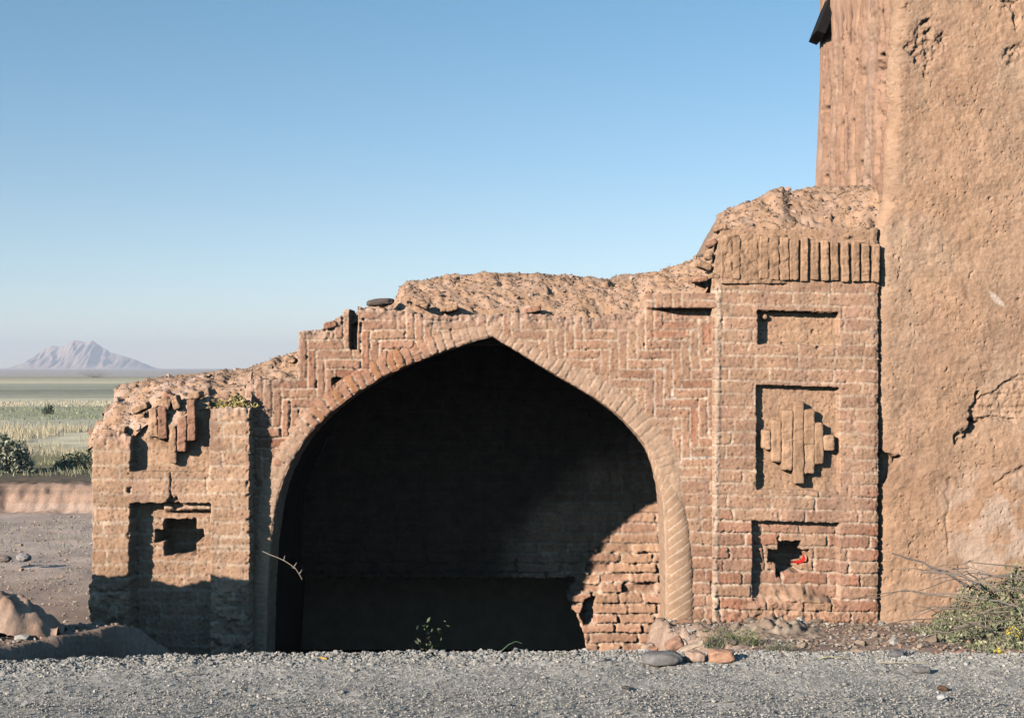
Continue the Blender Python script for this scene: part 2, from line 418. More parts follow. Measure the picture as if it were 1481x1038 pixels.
# ---- right pier
def pier_h(U, V):
    u, v = wobble(U, V, 1.5, 44, 13)
    v = v - (U - 1150) * .018
    ed, c, row, lx, ly = bricks(u, v, 18.4, 58, 2, .22)
    ra = hsh(c, row, 1); rb = hsh(c, row, 2); rc = hsh(c, row, 3)
    expo = np.clip(.20 + .50 * fbm(U, V, 46, 4, 33) + .7 * ss(690, 800, V + 25 * fbm(U, V, 40, 2, 2)) + .15*ss(1085, 1050, U), .05, 1)
    b = ss(.8, 2.5, ed + 2.1 * fbm(U, V, 7, 3, 14))
    h = .022 + (b - 1) * .017 * expo + (ra - .5) * .013 * expo * b + rough(U, V, 5) + .008 * fbm(U, V, 90, 2, 3)
    lost = ss(.93, .95, rc) * b * ss(.55, .8, expo) * ss(770, 800, V); h = h - .045 * lost
    bc = clerp(BRICK, RED, ss(.55, .95, rb) * ss(.35, .9, expo)); bc = clerp(bc, MUD * .95, ss(.5, .1, rb) * .8)
    col = clerp(MORTAR, MUD, np.clip(1.15 - expo, 0, 1)[..., None][..., 0] * (.35 + .5 * b))
    col = clerp(col, bc * .97, b * np.clip(.42 + expo * .6, 0, .97))
    # mortar arris on the left edge
    k = ss(7, 1, np.abs(U - 1036 + (V - 640) * .012) + 2 * fbm(U, V, 16, 2, 8)); h = h + .010 * k; col = clerp(col, MORTAR * 1.05, k * .7)
    # recessed panels
    def rec(x0, x1, y0, y1, d, seed):
        uu, vv = wobble(U, V, 1.3, 14, seed); vv = vv - (uu - x0) * .03
        return box(uu, vv, x0, x1, y0, y1, 1.6), d
    m1, _ = rec(1096, 1213, 449, 497, .085, 41)
    flat = .022 + rough(U, V, 25, 1.2)
    h = lerp(h, flat - .098 + .02 * ss(500, 470, V)*0, m1); col = clerp(col, MUD, m1 * .75)
    m2, _ = rec(1094, 1213, 557, 707, .07, 42)
    h = lerp(h, flat - .075, m2); col = clerp(col, MUD * 1.02, m2 * .85)
    m3, _ = rec(1088, 1213, 753, 868, .08, 43)
    h = lerp(h, h - .085, m3); col = clerp(col, BRICK, m3 * .2)
    # plaster sill band over the lowest panel
    # knob left in the top panel
    d = np.hypot(U - 1108, V - 458); h = h + .05 * ss(7, 2, d)
    for (x, y) in ((1180, 480), (1136, 497), (1183, 502)):
        d = np.hypot((U - x) / 1.4, V - y + 3 * fbm(U, V, 8, 2, 3)); h = h - .02 * ss(4, 1, d)
    # hole in the lowest panel
    hx, hy = wobble(U, V, 2.2, 12, 9)
    H = np.maximum.reduce([box(hx, hy, 1113, 1172, 797, 815, 2), box(hx, hy, 1128, 1160, 785, 829, 2), box(hx, hy, 1126, 1132, 815, 836, 2)])
    h = h - .24 * H
    # eroded mud heap at the foot of the lowest panel
    hp = ss(0, 24, V - (852 + 10 * np.abs(np.sin((U - 1085) / 24)) - 14 * ss(1090, 1130, U) * ss(1210, 1160, U) + 7 * fbm(U, V, 22, 2, 6))) * ss(1062, 1090, U) * ss(1240, 1200, U) * ss(905, 888, V)
    h = lerp(h, .035 + .03 * fbm(U, V, 26, 4, 16), hp * m3) ; h = h + hp * (1 - m3) * .02 * fbm(U, V, 16, 3, 17)
    col = clerp(col, MUD * .88, hp * .7)
    # top: mud under the frieze / ragged end
    k = ss(418, 404, V + 5*fbm(U, V, 20, 2, 5)); h = lerp(h, .01 + .6*rough(U, V, 30), k); col = clerp(col, MUD * .97, k * .8)
    # ragged right edge
    k = ss(1263, 1270, U + 3 * fbm(U, V, 10, 3, 61)); h = h - .012 * k
    # base crumbles
    k = ss(870, 900, V + 14 * fbm(U, V, 22, 3, 47)); h = h + k * .025 * fbm(U, V, 12, 3, 48)
    return age(U, V, h, col, 820, ra * (1 - m2) * (1 - m1) + .5 * (m1 + m2))
def pier_mask(U, V):
    return (U < 1270.5 + 2.2 * fbm(U, V, 12, 3, 60)) & (V > 330 + 3*fbm(U, V, 10, 2, 4)) & (V > 338 - (U - 1040) * 6)
pier2 = face_mesh('pier', gate, M_MASON, 1030, 1276, 326, 925, 1.25, pier_h, pier_mask, thick=.3, label='right pier with three sunk panels one above another')

def relief(name, blocks, parent, Yback, Yfront, Yp, col=MUD * .95, seed=0, amp=.004, r=.014):
    parts = []
    for i, (x0, x1, y0, y1, *o) in enumerate(blocks):
        f = Yfront + (hsh(i, seed, 3) - .5) * .02
        brick_block(parts, x0, x1, y0, y1, f, Yback - f + .05, Yp, r, seed * 50 + i, amp, o[1] if len(o) > 1 else col, o[0] if o else (hsh(i, seed, 8) - .5) * .05)
    P, Q, C = join(parts)
    return link(name, fast_mesh(name, P, Q, C), M_MASON, parent)

relief('diamond_relief', [(1102,1115.5,622,649),(1115.5,1131,608,668),(1130.5,1147.5,593,640),(1131,1147,634,680),(1147.5,1163.5,580,646),(1147,1163,636,700),(1163,1179,592,643),(1163,1179,635,685),(1178,1191.5,611,672),(1191,1207,629,651)],
       pier2, YF + .05, YF - .035, YF - .03, MUD * .98, 1, .0055, .016)
fz = [(1046,1058,346,402),(1060,1070,344,404),(1071,1082,342,404)]
xs = [1083,1098,1113,1128,1142,1158,1173,1187.5,1201.5,1216.5,1232,1246,1261]
for i, x in enumerate(xs):
    fz.append((x, x + (12.8 if x < 1150 else 10.2 + 1.2 * hsh(i, 3, 3)), 341 + (x - 1083) * .06 + 6 * (hsh(i, 1, 1) - .5), 404 + (x - 1083) * .022 + 3 * (hsh(i, 2, 1) - .5)))
relief('brick_frieze', fz, pier2, YF + .10, YF - .045, YF - .03, MUD * .92, 3, .0075, .009)
# mud left between the first frieze bricks
def fill_h(U, V):
    h = .125 * ss(1166, 1130, U + 9*fbm(U, V, 14, 2, 3)) - .105 - .02 * ss(1130, 1166, U) + .020 * fbm(U, V, 12, 3, 6)
    return h, clerp(np.broadcast_to(MUD * .95, U.shape + (3,)), MUD * .8, ss(-.3, .3, fbm(U, V, 20, 2, 9)))
face_mesh('frieze_bed', pier2, M_MASON, 1042, 1262, 332, 410, 1.6, lambda U, V: age(U, V, fill_h(U, V)[0] + .02, fill_h(U, V)[1], 880), lambda U, V: V > 339 + 5 * fbm(U, V * 0, 16, 3, 881), thick=.2)

# ---- left pier (stands forward of the arch wall)
YB = 10.85
BTOP = [(128,640),(134,634),(140,627),(150,621),(170,624),(188,630),(190,618),(205,604),(225,594),(250,586),(300,576),(303,577),(304.5,590),(330,588),(362,589),(366,592)]
def block_h(U, V):
    u, v = wobble(U, V, 1.6, 40, 23)
    ed, c, row, lx, ly = bricks(u, v + 4, 20.5, 60, 7, .22)
    ra = hsh(c, row, 1); rb = hsh(c, row, 2)
    expo = np.clip(.20 + .45 * fbm(U, V, 46, 4, 83), .05, .8)
    b = ss(.8, 2.8, ed + 2.2 * fbm(U, V, 8, 3, 84))
    h = (b - 1) * .014 * expo + (ra - .5) * .010 * expo + rough(U, V, 85) + .01 * fbm(U, V, 80, 2, 86)
    col = clerp(MORTAR * 1.02, MUD, .3 + .6 * b); col = clerp(col, BRICK * 1.05, b * expo * .7 * (.4 + rb))
    # pale bed joints
    pale = ss(3, .6, np.abs(V - 757 - 1.5*fbm(U, V, 20, 2, 2))) * ss(190, 180, U) + ss(4, 1, np.abs(V - 776)) * ss(303, 310, U) + ss(4, 1, np.abs(V - 790)) * ss(303, 310, U)
    col = clerp(col, MORTAR * 1.15, np.clip(pale, 0, 1) * .6)
    wu, wv = wobble(U, V, 1.8, 13, 87)
    # upper sunk field holding the broken diamond
    rise = 6 * ss(230, 300, U)
    mE = box(wu, wv, 189, 302, 540, 682, 2.2)
    back = -.115 + rough(U, V, 88, 1.4)
    h = lerp(h, back, mE); col = clerp(col, MUD, mE * .6)
    # mud and rubble fallen into its upper left
    f = ss(8, -8, (V - (634 + 26 * fbm(U, V, 24, 2, 90)*.5 - .28 * (U - 205)))) * ss(206, 216, U + 4*fbm(U, V, 10, 2, 91)) * ss(300, 262, U)
    h = lerp(h, -.03 + .05 * fbm(U, V, 22, 4, 92), f * mE); col = clerp(col, PALE, f * mE * .75)
    # slow bulge of the field below the diamond so its left shadow fades
    k = ss(206, 214, U) * ss(640, 690, V) * mE; h = h + .04 * k
    # lower sunk panel
    mD = box(wu, wv, 188, 304, 728, 1010, 2.0)
    h = lerp(h, -.15 + rough(U, V, 93, 1.4), mD)
    k = sdpoly(wu, wv, [(240, 728), (246, 716), (250, 722), (256, 718), (262, 734), (250, 738)]); h = h - .05 * ss(-1, 2, k)
    h = h + ss(228, 236, U) * mD * ss(745, 736, V) * .08
    cut = np.maximum.reduce([box(wu, wv, 217, 288, 769, 786, 2), box(wu, wv, 231, 277, 754, 806, 2)])
    h = h - .30 * cut
    # crack
    k = ss(2.2, .6, dpoly(wu, wv, [(247, 684), (246, 700), (248, 722)])); h = h - .02 * k
    # ragged vertical arrises
    k = ss(.2, .6, fbm(U, V, 9, 2, 97)) * ss(7, 0, np.minimum(np.abs(U - 188), np.abs(U - 361))); h = h - .03 * k
    k = ss(18, 0, V - ip(U, BTOP) + 8 * fbm(U, V, 16, 2, 33)); h = h - .03 * k + .02 * k * fbm(U, V, 12, 3, 34); col = clerp(col, PALE, k * .5)
    # foot bulges out a little, roughly broken
    k = ss(836, 850, V + 4 * fbm(U, V, 16, 2, 98)) * (1 - mD); h = h + .02 * k + .03 * k * fbm(U, V, 18, 3, 99)
    return age(U, V, h, col, 840, ra)
def block_mask(U, V):
    xl = 132.5 + 1.6 * fbm(V, U, 11, 3, 55) - 3 * ss(838, 846, V) * ss(900, 880, V)
    return (V > ip(U, BTOP) + 2 * fbm(U, V, 10, 2, 56)) & (U > xl) & (U < 361.5 + 1.8 * fbm(V, U, 9, 3, 57))
pier1 = face_mesh('pier', gate, M_MASON, 126, 368, 566, 1010, 1.3, block_h, block_mask, Yp=YB, thick=.45, label='left pier, eroded at the top, with a cross shaped hole in its panel')
relief('diamond_relief', [(215,227,591,632,.06),(228,241,588,634,.02,BRICK*.95),(243,254,613,670,.03),(256,269,606,654,-.03,BRICK),(260,269.5,595,613,.1),(270,282,578,637,.02,BRICK*1.05),(248,258,572,592,.35),(232,246,574,592,-.3)],
       pier1, YB + .10, YB + .005, YB, MUD * .9, 5, .008, .014)

# ---- dark vault behind the arch
def vault():
    prof = [(352,1300),(366,860),(372,740),(400,668),(446,606),(515,556),(605,510),(712,474),(790,522),(880,574),(945,632),(1000,690),(1024,730),(1028,1300)]
    p = np.array(prof, float)
    for _ in range(2):
        n = [p[0]]
        for a, b in zip(p[:-1], p[1:]): n += [a*.75+b*.25, a*.25+b*.75]
        p = np.array(n + [p[-1]])
    ys = np.linspace(YF + .06, 13.75, 30)
    G = np.array([[((a-CX)*YF/F, y, EYE + (HY-b)*YF/F) for a, b in p] for y in ys])
    G = G + .02 * np.stack([fbm(G[..., 1]*20, G[..., 2]*20, 5, 3, k) for k in (1, 2, 3)], -1) * np.array([1, 0, 1])
    c = np.broadcast_to(np.array((.035, .028, .024)), G.reshape(-1, 3).shape)  # near-black colour puts the interior shade into the vault surface
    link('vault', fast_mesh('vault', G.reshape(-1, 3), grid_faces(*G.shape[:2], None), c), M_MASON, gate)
vault()
EDGE = [(780,835),(836,832),(826,846),(818,862),(822,874),(832,888),(838,902),(845,922),(850,950),(852,1080)]
def back_h(U, V):
    u, v = wobble(U, V, 2.2, 36, 103)
    ed, c, row, lx, ly = bricks(u, v + 3, 14.6, 47, 31, .3, 3.2)
    ra = hsh(c, row, 1); rb = hsh(c, row, 2); rc = hsh(c, row, 3)
    up = ss(820, 770, V + 10*fbm(U, V, 30, 2, 3))
    b = ss(.5, 2.4, ed + 1.8 * fbm(U, V, 6, 3, 104))
    e = 1 - .55 * up
    h = (b - 1) * .034 * e + (ra - .5) * .022 * e * b + (lx * (ra - .5) + ly * (rb - .5)) * .02 * b + rough(U, V, 105, 1.4)
    h = h - .06 * ss(.91, .93, rc) * b * (1 - up) - .05 * (1 - b) * ss(.1, .5, fbm(U, V, 18, 2, 108)) * (1 - up)
    col = clerp(MORTAR * 1.05, BRICK * 1.25, b * .85); col = clerp(col, MUD * 1.15, ss(.4, .9, rb) * .6); col = clerp(col, PALE, up * (1-b) * .6)
    hole = sdpoly(u, v, [(846, 868), (862, 862), (862, 900), (848, 905), (840, 890)]); h = h - .14 * ss(-1, 3, hole)
    h, col = age(U, V, h, col, 860, ra)
    shade_paint = ss(-20, 50, sdpoly(U, V + 16 * fbm(U, V, 40, 3, 130), [(300, 400), (1100, 400), (1100, 610), (960, 640), (860, 690), (760, 790), (720, 1200), (300, 1200)])); col = clerp(col, np.array((.05, .034, .027)), shade_paint * .88)  # unlit side of the brickwork painted dark as shade, sunlit patch left clear
    return h, col
def back_mask(U, V):
    n = 2.5 * fbm(U, V, 9, 3, 110)
    op = (V > 836 + n) & (U > 405) & (U < np.interp(V, [p[1] for p in EDGE[1:]], [p[0] for p in EDGE[1:]]) + 4 * (np.abs(((V+3) / 14.6) % 1 - .5) * 2) ** 2 * ss(930, 840, V) * 1.5 + n)
    top = V > ip(U, [(430,720),(442,694),(497,586),(558,545),(631,508),(718,479),(853,560),(906,607),(950,654),(972,690),(1010,720)])
    return ~op & top
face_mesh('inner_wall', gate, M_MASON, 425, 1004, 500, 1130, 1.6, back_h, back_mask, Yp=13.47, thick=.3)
def passage():
    P = []; Q = []
    x0, x1 = pw(380, 0, 13.9)[0], pw(900, 0, 13.9)[0]; z0, z1 = -2.6, pw(0, 800, 13.9)[2]; y0, y1 = 13.72, 16.4
    V = [(x0,y0,z0),(x1,y0,z0),(x1,y0,z1),(x0,y0,z1),(x0,y1,z0),(x1,y1,z0),(x1,y1,z1),(x0,y1,z1)]
    f = [(0,4,7,3),(1,2,6,5),(3,7,6,2),(4,5,6,7),(0,1,5,4)]
    link('inner_passage', fast_mesh('inner_passage', V, f, np.tile(np.array((.025,.02,.018)), (8, 1)), False), M_MASON, gate)  # passage walls coloured near-black to deepen the shade inside
passage()

# ---- earth roof over the vault
SKY = [(126,640),(131,634),(140,612),(150,606),(151,590),(163,584),(166,561),(185,556),(205,552),(230,546),(260,543),(330,541),(380,527),(430,508),(470,486),(500,462),(545,447),(572,440),(578,417),(590,409),(640,402),(720,397),(800,400),(880,404),(950,396),(1000,380),(1018,372),(1026,350),(1034,338),(1036,317),(1055,309),(1078,300),(1105,291),(1118,280),(1131,274),(1142,284),(1160,282),(1175,280),(1285,270),(1300,270)]
RB = [(126,650),(134,645),(150,634),(188,640),(192,634),(206,618),(226,606),(250,598),(302,590),(306,600),(362,600),(364,566),(428,562),(436,498),(470,494),(500,474),(520,462),(575,462),(640,470),(850,472),(925,462),(938,434),(1000,432),(1020,424),(1032,400),(1040,352),(1275,350),(1300,350)]
def roof():
    us = np.arange(128, 1280, 2.2); nt = 70
    tb = 26
    rowsP = []; rowsC = []
    yb = ip(us, RB); yk = ip(us, SKY); 
    Y0 = np.where(us < 364, 10.93, YF + .06) - .075 * ss(1034, 1046, us) * ss(1266, 1252, us)
    Yk = ip(us, [(126, 11.9), (166, 12.2), (1100, 12.2), (1176, 13.6), (1290, 13.6)]); Yk = np.where(us > 1176, np.minimum(Yk, 3.03 * F / (us - CX) + .1), Yk)
    yb = yb + 0; z0 = EYE + (HY - yb) * Y0 / F; zk = EYE + (HY - yk) * Yk / F
    for k in range(nt + tb):
        if k < nt:
            t = k / (nt - 1.0)
            Y = lerp(Y0, Yk, t ** 1.25); z = lerp(z0, zk, np.sin(t * np.pi / 2) ** .9)
            px = us
        else:
            t = (k - nt + 1) / tb
            Y = Yk + t * 3.0; z = zk - .25 * t * t - 0.35 * t * (1-ss(1036, 1200, us))
        x = (us - CX) * np.minimum(Y, Yk) / F
        a = ss(0, .12, k / (nt - 1.0)); at = a * (1 - .75 * ss(.8, 1.0, k/(nt-1.0)))
        X1 = x * 182; Y1 = Y * 182
        d = .045 * fbm(X1, Y1*1.3 + z*120, 60, 3, 201) + .020 * fbm(X1, Y1*1.2 + z*110, 30, 4, 202) + .020 * ss(-.3, .4, fbm(X1, Y1 + z*80, 70, 2, 215)) * fbm(X1, Y1 + z*110, 8, 3, 208)
        d2 = .010 * (hsh(np.round(X1 * 3).astype(int), np.full(len(us), k), 209) - .5) - .05 * ss(.3, .5, fbm(X1, Y1 + z*120, 34, 3, 205))
        z = z + (d + d2) * at + .012 * fbm(X1, Y1, 10, 3, 207) * a
        yy = Y - .02 * fbm(X1 + 50, Y1 + z*200, 24, 4, 203) * at; x = x + .008 * fbm(X1 + 80, Y1 + z*200, 18, 3, 214) * at
        rowsP.append(np.stack([x, yy, z], -1))
        n = fbm(X1, Y1 + z*100, 30, 4, 204)
        c = clerp(np.broadcast_to(MUD, (len(us), 3)), PALE * 1.08, ss(-.3, .4, n) * (.4 + .5*ss(330, 250, us)))
        tt = min(1, k / (nt - 1.0))
        c = clerp(c, DIRT * .95, np.full(len(us), ss(.55, .98, tt)) * ss(-.5, .3, n + .25) * .75)
        c = clerp(c, BRICK * .9, ss(.45, .7, fbm(X1, Y1 + z*110, 9, 2, 206)) * .6)
        rowsC.append(c)
    G = np.array(rowsP); C = np.array(rowsC)
    q = grid_faces(G.shape[0], G.shape[1], None, flip=True)
    link('earth_roof', fast_mesh('earth_roof', G.reshape(-1, 3), q, C.reshape(-1, 3)), M_MUD, gate)
    return G[:nt]
ROOFG = roof()
# side and rear walls of the gateway, out of sight from the road
def shell():
    xs0, xs1 = pw(134, 0, YB)[0], 2.95
    P = [(xs0, 11.2, -1.4), (xs0, 15, -1.4), (xs0, 15, 1.25), (xs0, 12.2, 1.4), (xs0, 11.2, 1.0), (xs1, 15, -1.4), (xs1, 15, 3.0), (-1.8, 15, 1.4), (0, 15, 2.0)]
    me = bpy.data.meshes.new('rear_wall'); me.from_pydata(P, [], [(0, 4, 3, 2, 1), (1, 2, 7, 8, 6, 5)])
    at = me.color_attributes.new('Col', 'FLOAT_COLOR', 'POINT'); at.data.foreach_set('color', np.tile(np.append(MUD, 1), (len(P), 1)).astype(np.float32).ravel())
    link('rear_wall', me, M_MUD, gate)
shell()
def rubble():
    n = 10000; i = RNG.integers(2, ROOFG.shape[0] - 1, n); j = RNG.integers(2, ROOFG.shape[1] - 2, n)
    p = ROOFG[i, j] + RNG.normal(0, .004, (n, 3)); sz = RNG.uniform(.003, .010, n) * (1 + 2.6 * (RNG.random(n) > .98))
    c = np.array([MUD, PALE, DIRT, BRICK, (.2, .15, .12)])[RNG.choice(5, n, p=[.4, .2, .2, .1, .1])] * RNG.uniform(.8, 1.15, (n, 1))
    o = scatter('roof_rubble', p, sz, c, M_ROCK, I0, kind='stuff'); o.parent = gate
    parts = []
    for q, (x, y, w, h, t) in enumerate(((1030,352,16,9,.5),(1018,384,20,10,-.4),(1042,330,17,9,.2),(1012,404,22,9,.1),(1034,400,15,8,-.2),(1026,370,12,9,.9),(478,470,18,10,.3),(420,520,16,9,-.3),(204,590,24,10,.5),(246,575,20,12,-.5),(176,622,16,9,.2),(282,572,18,10,.3),(232,600,14,14,.8),(650,446,26,9,.1),(610,440,22,10,-.3),(770,448,24,8,.2),(1132,283,18,11,.2))):
        Yq = 11.03 if x > 364 else 10.95
        if (x, y) == (1132, 283): Yq = 12.1
        brick_block(parts, x - w/2, x + w/2, y - h/2, y + h/2, Yq - .05, .16, Yq, .018, 300 + q, .008, BRICK if q % 3 == 0 else MUD * .95, t)
    P, Q, C = join(parts); link('fallen_brick', fast_mesh('fallen_brick', P, Q, C), M_MASON, gate, kind='stuff')
rubble()
keep_world(gate)

# ================================================================== MUD TOWER
tower = empty('mud_tower', (4.2, 12.4, -.5), label='tall mud plastered tower rising out of the picture at the right', category='tower')
def tower_wall():
    zs = np.concatenate([np.arange(-.6, 4.75, .0068), np.arange(4.75, 5.9, .06)])
    cols = []
    for y in np.arange(13.75, 11.12, -.02): cols.append(('L', y))
    for a in np.linspace(0, 1, 26): cols.append(('C', a))
    x = .0962
    while x < 1.25: cols.append(('F', x)); x += .0062
    while x < 2.6: cols.append(('F', x)); x += .012
    nC = len(cols); nz = len(zs)
    typ = np.array([0 if c[0] == 'L' else 1 if c[0] == 'C' else 2 for c in cols]); par = np.array([c[1] for c in cols])
    Z = np.repeat(zs[:, None], nC, 1); PAR = np.repeat(par[None], nz, 0); T = np.repeat(typ[None], nz, 0)
    xc = 2.93 + .075 * ss(2.75, 3.05, Z) + .055 * ss(3.0, 4.7, Z)
    y0 = YF + .018
    r = .09
    ang = PAR * np.pi / 2
    X = np.where(T == 0, xc + (13.75 - PAR) * .004, np.where(T == 1, xc + r - r * np.cos(ang), xc + PAR))
    Y = np.where(T == 0, PAR, np.where(T == 1, y0 + r - r * np.sin(ang), y0))
    Y = np.where(T == 0, y0 + r + (PAR - 11.12) * (13.75 - y0 - r) / (13.75 - 11.12), Y)
    NX = np.where(T == 0, -1, np.where(T == 1, -np.cos(ang), 0)); NY = np.where(T == 0, 0, np.where(T == 1, -np.sin(ang), -1.))
    UC = CX + (xc + r) * F / YF - (1 - PAR) * r * 1.571 * F / YF
    U = np.where(T == 2, CX + X * F / YF, np.where(T == 1, UC, CX + (xc + r) * F / YF - r * 1.571 * F / YF - (Y - y0 - r) * F / YF)); V = HY - (Z - EYE) * F / YF
    fr = (T >= 1) * 1.0; lf = 1 - fr; lend = np.where(T == 0, ss(13.74, 13.5, PAR), 1)
    d = .016 * fbm(U, V, 130, 3, 301) + .007 * fbm(U, V * .8, 34, 5, 302) + .005 * fbm(U, V, 9, 3, 303) + .003 * (hsh(np.round(U * 9).astype(int), np.round(V * 9).astype(int), 7) - .5)
    # straw pits, small lost flakes and hair cracks in the mud
    d = d - .010 * ss(.48, .66, fbm(U, V, 6, 2, 304)) * ss(-.25, .3, fbm(U, V, 60, 2, 351)) * (fr * .8 + .2) - .012 * ss(.52, .66, fbm(U, V * .8, 17, 3, 305)) * ss(.0, .3, fbm(U, V, 70, 2, 340))
    d = d - .004 * ss(.04, .0, np.abs(fbm(U, V, 55, 3, 306))) * ss(.0, .3, fbm(U, V, 90, 2, 307))
    # trowelled coats
    d = d + .005 * ss(-.12, .12, fbm(U + 300, V, 85, 4, 308))
    # upper body stands proud of the foot
    d = d + fr * (0.022 * ss(655, 560, V + 20 * fbm(U, V, 40, 2, 309) + .30*(U-1285)))
    # rain runnels on the flank
    rl = fbm(U * .45, V * .14, 36, 4, 310); d = d + lf * (.040 * rl + .012 * fbm(U * .3, V * .8, 18, 3, 316) + .004 * fbm(U*.5, V, 7, 2, 317))
    for q, (pitch, wd) in enumerate(((118, 13), (74, 8))):
        col_u = U + 9 * fbm(V, U * .02, 70, 3, 318 + q); f = np.abs((col_u / pitch) % 1 - .5) * pitch
        gap = ss(-.02, .28, fbm(V, np.floor(col_u / pitch) * 97., 60, 3, 312 + q)); d = d - lf * (.085 if q == 0 else .05) * ss(wd, wd * .3, f + 2 * fbm(U, V, 9, 2, 313)) * gap
    SL = np.zeros_like(U)
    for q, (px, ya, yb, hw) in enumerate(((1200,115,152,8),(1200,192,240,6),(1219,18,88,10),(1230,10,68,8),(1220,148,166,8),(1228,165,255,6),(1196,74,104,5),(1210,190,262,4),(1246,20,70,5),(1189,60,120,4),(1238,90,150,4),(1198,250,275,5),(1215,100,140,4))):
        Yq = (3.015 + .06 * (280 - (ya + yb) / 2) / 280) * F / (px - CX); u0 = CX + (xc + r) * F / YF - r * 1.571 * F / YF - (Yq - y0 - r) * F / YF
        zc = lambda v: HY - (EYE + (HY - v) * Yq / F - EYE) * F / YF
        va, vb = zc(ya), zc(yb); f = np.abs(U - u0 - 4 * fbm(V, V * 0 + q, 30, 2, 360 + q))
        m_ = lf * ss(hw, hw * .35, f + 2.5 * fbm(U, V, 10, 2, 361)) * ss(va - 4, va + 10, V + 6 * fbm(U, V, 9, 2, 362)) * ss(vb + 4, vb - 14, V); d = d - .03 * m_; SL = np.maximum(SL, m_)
    tn = lf * ss(0, 20, sdpoly(U, V + 10 * fbm(U, V, 30, 3, 375), [(1190, 70), (1270, 70), (1268, 190), (1200, 190)])); d = d - tn * (.03 + .05 * fbm(U, V, 24, 4, 376))
    wu, wv = wobble(U, V, 6, 24, 320)
    # torn patch near the top
    s = sdpoly(wu, wv, [(1300,72),(1318,48),(1334,28),(1350,22),(1356,40),(1372,52),(1368,80),(1350,96),(1338,118),(1320,86)])
    k = fr * ss(-3, 9, s + 6 * fbm(U, V, 10, 3, 349)); d = d - k * (.022 + .045 * fbm(U, V, 14, 4, 321))
    s = sdpoly(wu, wv, [(1448,70),(1481,58),(1530,60),(1530,82),(1481,78),(1460,98),(1450,92)]); k = fr * ss(-3, 9, s + 6 * fbm(U, V, 10, 3, 350)); d = d - k * (.02 + .04 * fbm(U, V, 12, 4, 322))
    s = sdpoly(wu, wv, [(1446,-4),(1470,6),(1476,30),(1468,40),(1464,18)]); d = d - fr * ss(-2, 2, s) * .03
    # torn coat with the mud bricks showing
    ex = fr * ss(-1, 3, sdpoly(wu, wv, [(1413,576),(1436,566),(1470,540),(1540,520),(1540,596),(1481,600),(1409,607)]))
    ed, c, row, lx, ly = bricks(U, V, 19, 60, 61, .2); b = ss(.5, 3.5, ed + 1.5 * fbm(U, V, 9, 2, 323))
    d = d - ex * (.016 + (1 - b) * .007 - .012 * fbm(U, V, 14, 3, 324))
    g = dpoly(wu, wv, [(1413,568),(1409,602),(1396,624),(1384,636)]); d = d - fr * .045 * ss(6, .5, g + 3 * fbm(U, V, 12, 3, 347))
    g = dpoly(wu, wv, [(1404,607),(1430,604),(1466,606)]); d = d - fr * .035 * ss(5, .5, g + 2 * fbm(U, V, 12, 3, 348))
    s = sdpoly(wu, wv, [(1400,606),(1418,606),(1412,630),(1396,632)]); d = d - fr * .09 * ss(-2, 4, s)
    g = dpoly(wu, wv, [(1440,700),(1458,688),(1481,680),(1530,672)]); d = d - fr * .014 * ss(5, .5, g + 3 * fbm(U, V, 20, 2, 346))
    g = dpoly(wu, wv, [(1374,690),(1372,760),(1374,800)]); d = d - fr * .010 * ss(5, .5, g + 3 * fbm(U, V, 20, 2, 345))
    d = d + fr * .02 * ss(608, 640, V) * ss(1390, 1430, U)
    # hollow beside the pier
    s = sdpoly(wu, wv, [(1262,648),(1276,650),(1290,657),(1309,661),(1296,672),(1286,684),(1276,702),(1262,706)]); d = d - fr * .13 * ss(-1.5, 4, s)
    # spread foot
    d = d + fr * .05 * ss(850, 920, V + 18 * fbm(U, V, 40, 3, 330))
    d = d * lend
    P = np.stack([X + NX * d, Y + NY * d, Z], -1)
    n1 = fbm(U, V, 110, 4, 331); n2 = fbm(U, V, 20, 3, 332)
    col = clerp(np.broadcast_to(TMUD * np.array((.96, .98, 1.0)), U.shape + (3,)), TMUD * np.array((1.08, 1.06, 1.04)), ss(-.5, .6, n1))
    col = clerp(col, TMUD * .82, ss(.0, .6, n2) * .5); col = clerp(col, np.array((.50, .335, .225)), fr * ss(.0, .5, fbm(U, V, 150, 3, 345)) * .55); col = clerp(col, np.array((.33, .19, .125)), fr * ss(.12, .5, fbm(U * 2.4, V * .35, 70, 4, 346)) * .4); col = col * (1 + .14 * fbm(U * 1.8, V * .5, 90, 4, 341) + .12 * fbm(U, V, 5, 2, 342))[..., None]
    col = clerp(col, np.array((.22, .14, .10)), ss(.50, .62, fbm(U, V, 6, 2, 343)) * .5); col = clerp(col, np.array((.50, .37, .27)), ss(.55, .66, fbm(U * .5 + V * .3, V * 1.4, 5, 2, 344)) * .5)
    col = clerp(col, np.array((.43, .25, .165)), lf * (.6 + .3 * ss(-.2, .4, rl)))
    col = clerp(col, np.array((.42, .235, .135)), fr * ss(620, 720, V) * .35)
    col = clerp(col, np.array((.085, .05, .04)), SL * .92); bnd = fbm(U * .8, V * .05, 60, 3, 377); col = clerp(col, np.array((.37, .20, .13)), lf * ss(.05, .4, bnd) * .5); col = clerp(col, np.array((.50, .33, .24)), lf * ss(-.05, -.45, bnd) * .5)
    # salt bloom
    k = fr * ss(.0, .45, fbm(U, V, 48, 4, 333) + .2) * box(U, V, 1375, 1600, 690, 860, 70); col = clerp(col, np.array((.50, .36, .27)), k * .8)
    k = fr * ss(-1, 2, sdpoly(wu*.3+U*.7, wv*.3+V*.7, [(1428,418),(1438,424),(1452,438),(1455,446),(1444,442),(1432,432)])); col = clerp(col, np.array((.62, .50, .40)), k * .8)
    q = grid_faces(nz, nC, None, flip=False)
    P = P.reshape(-1, 3); C = col.reshape(-1, 3)
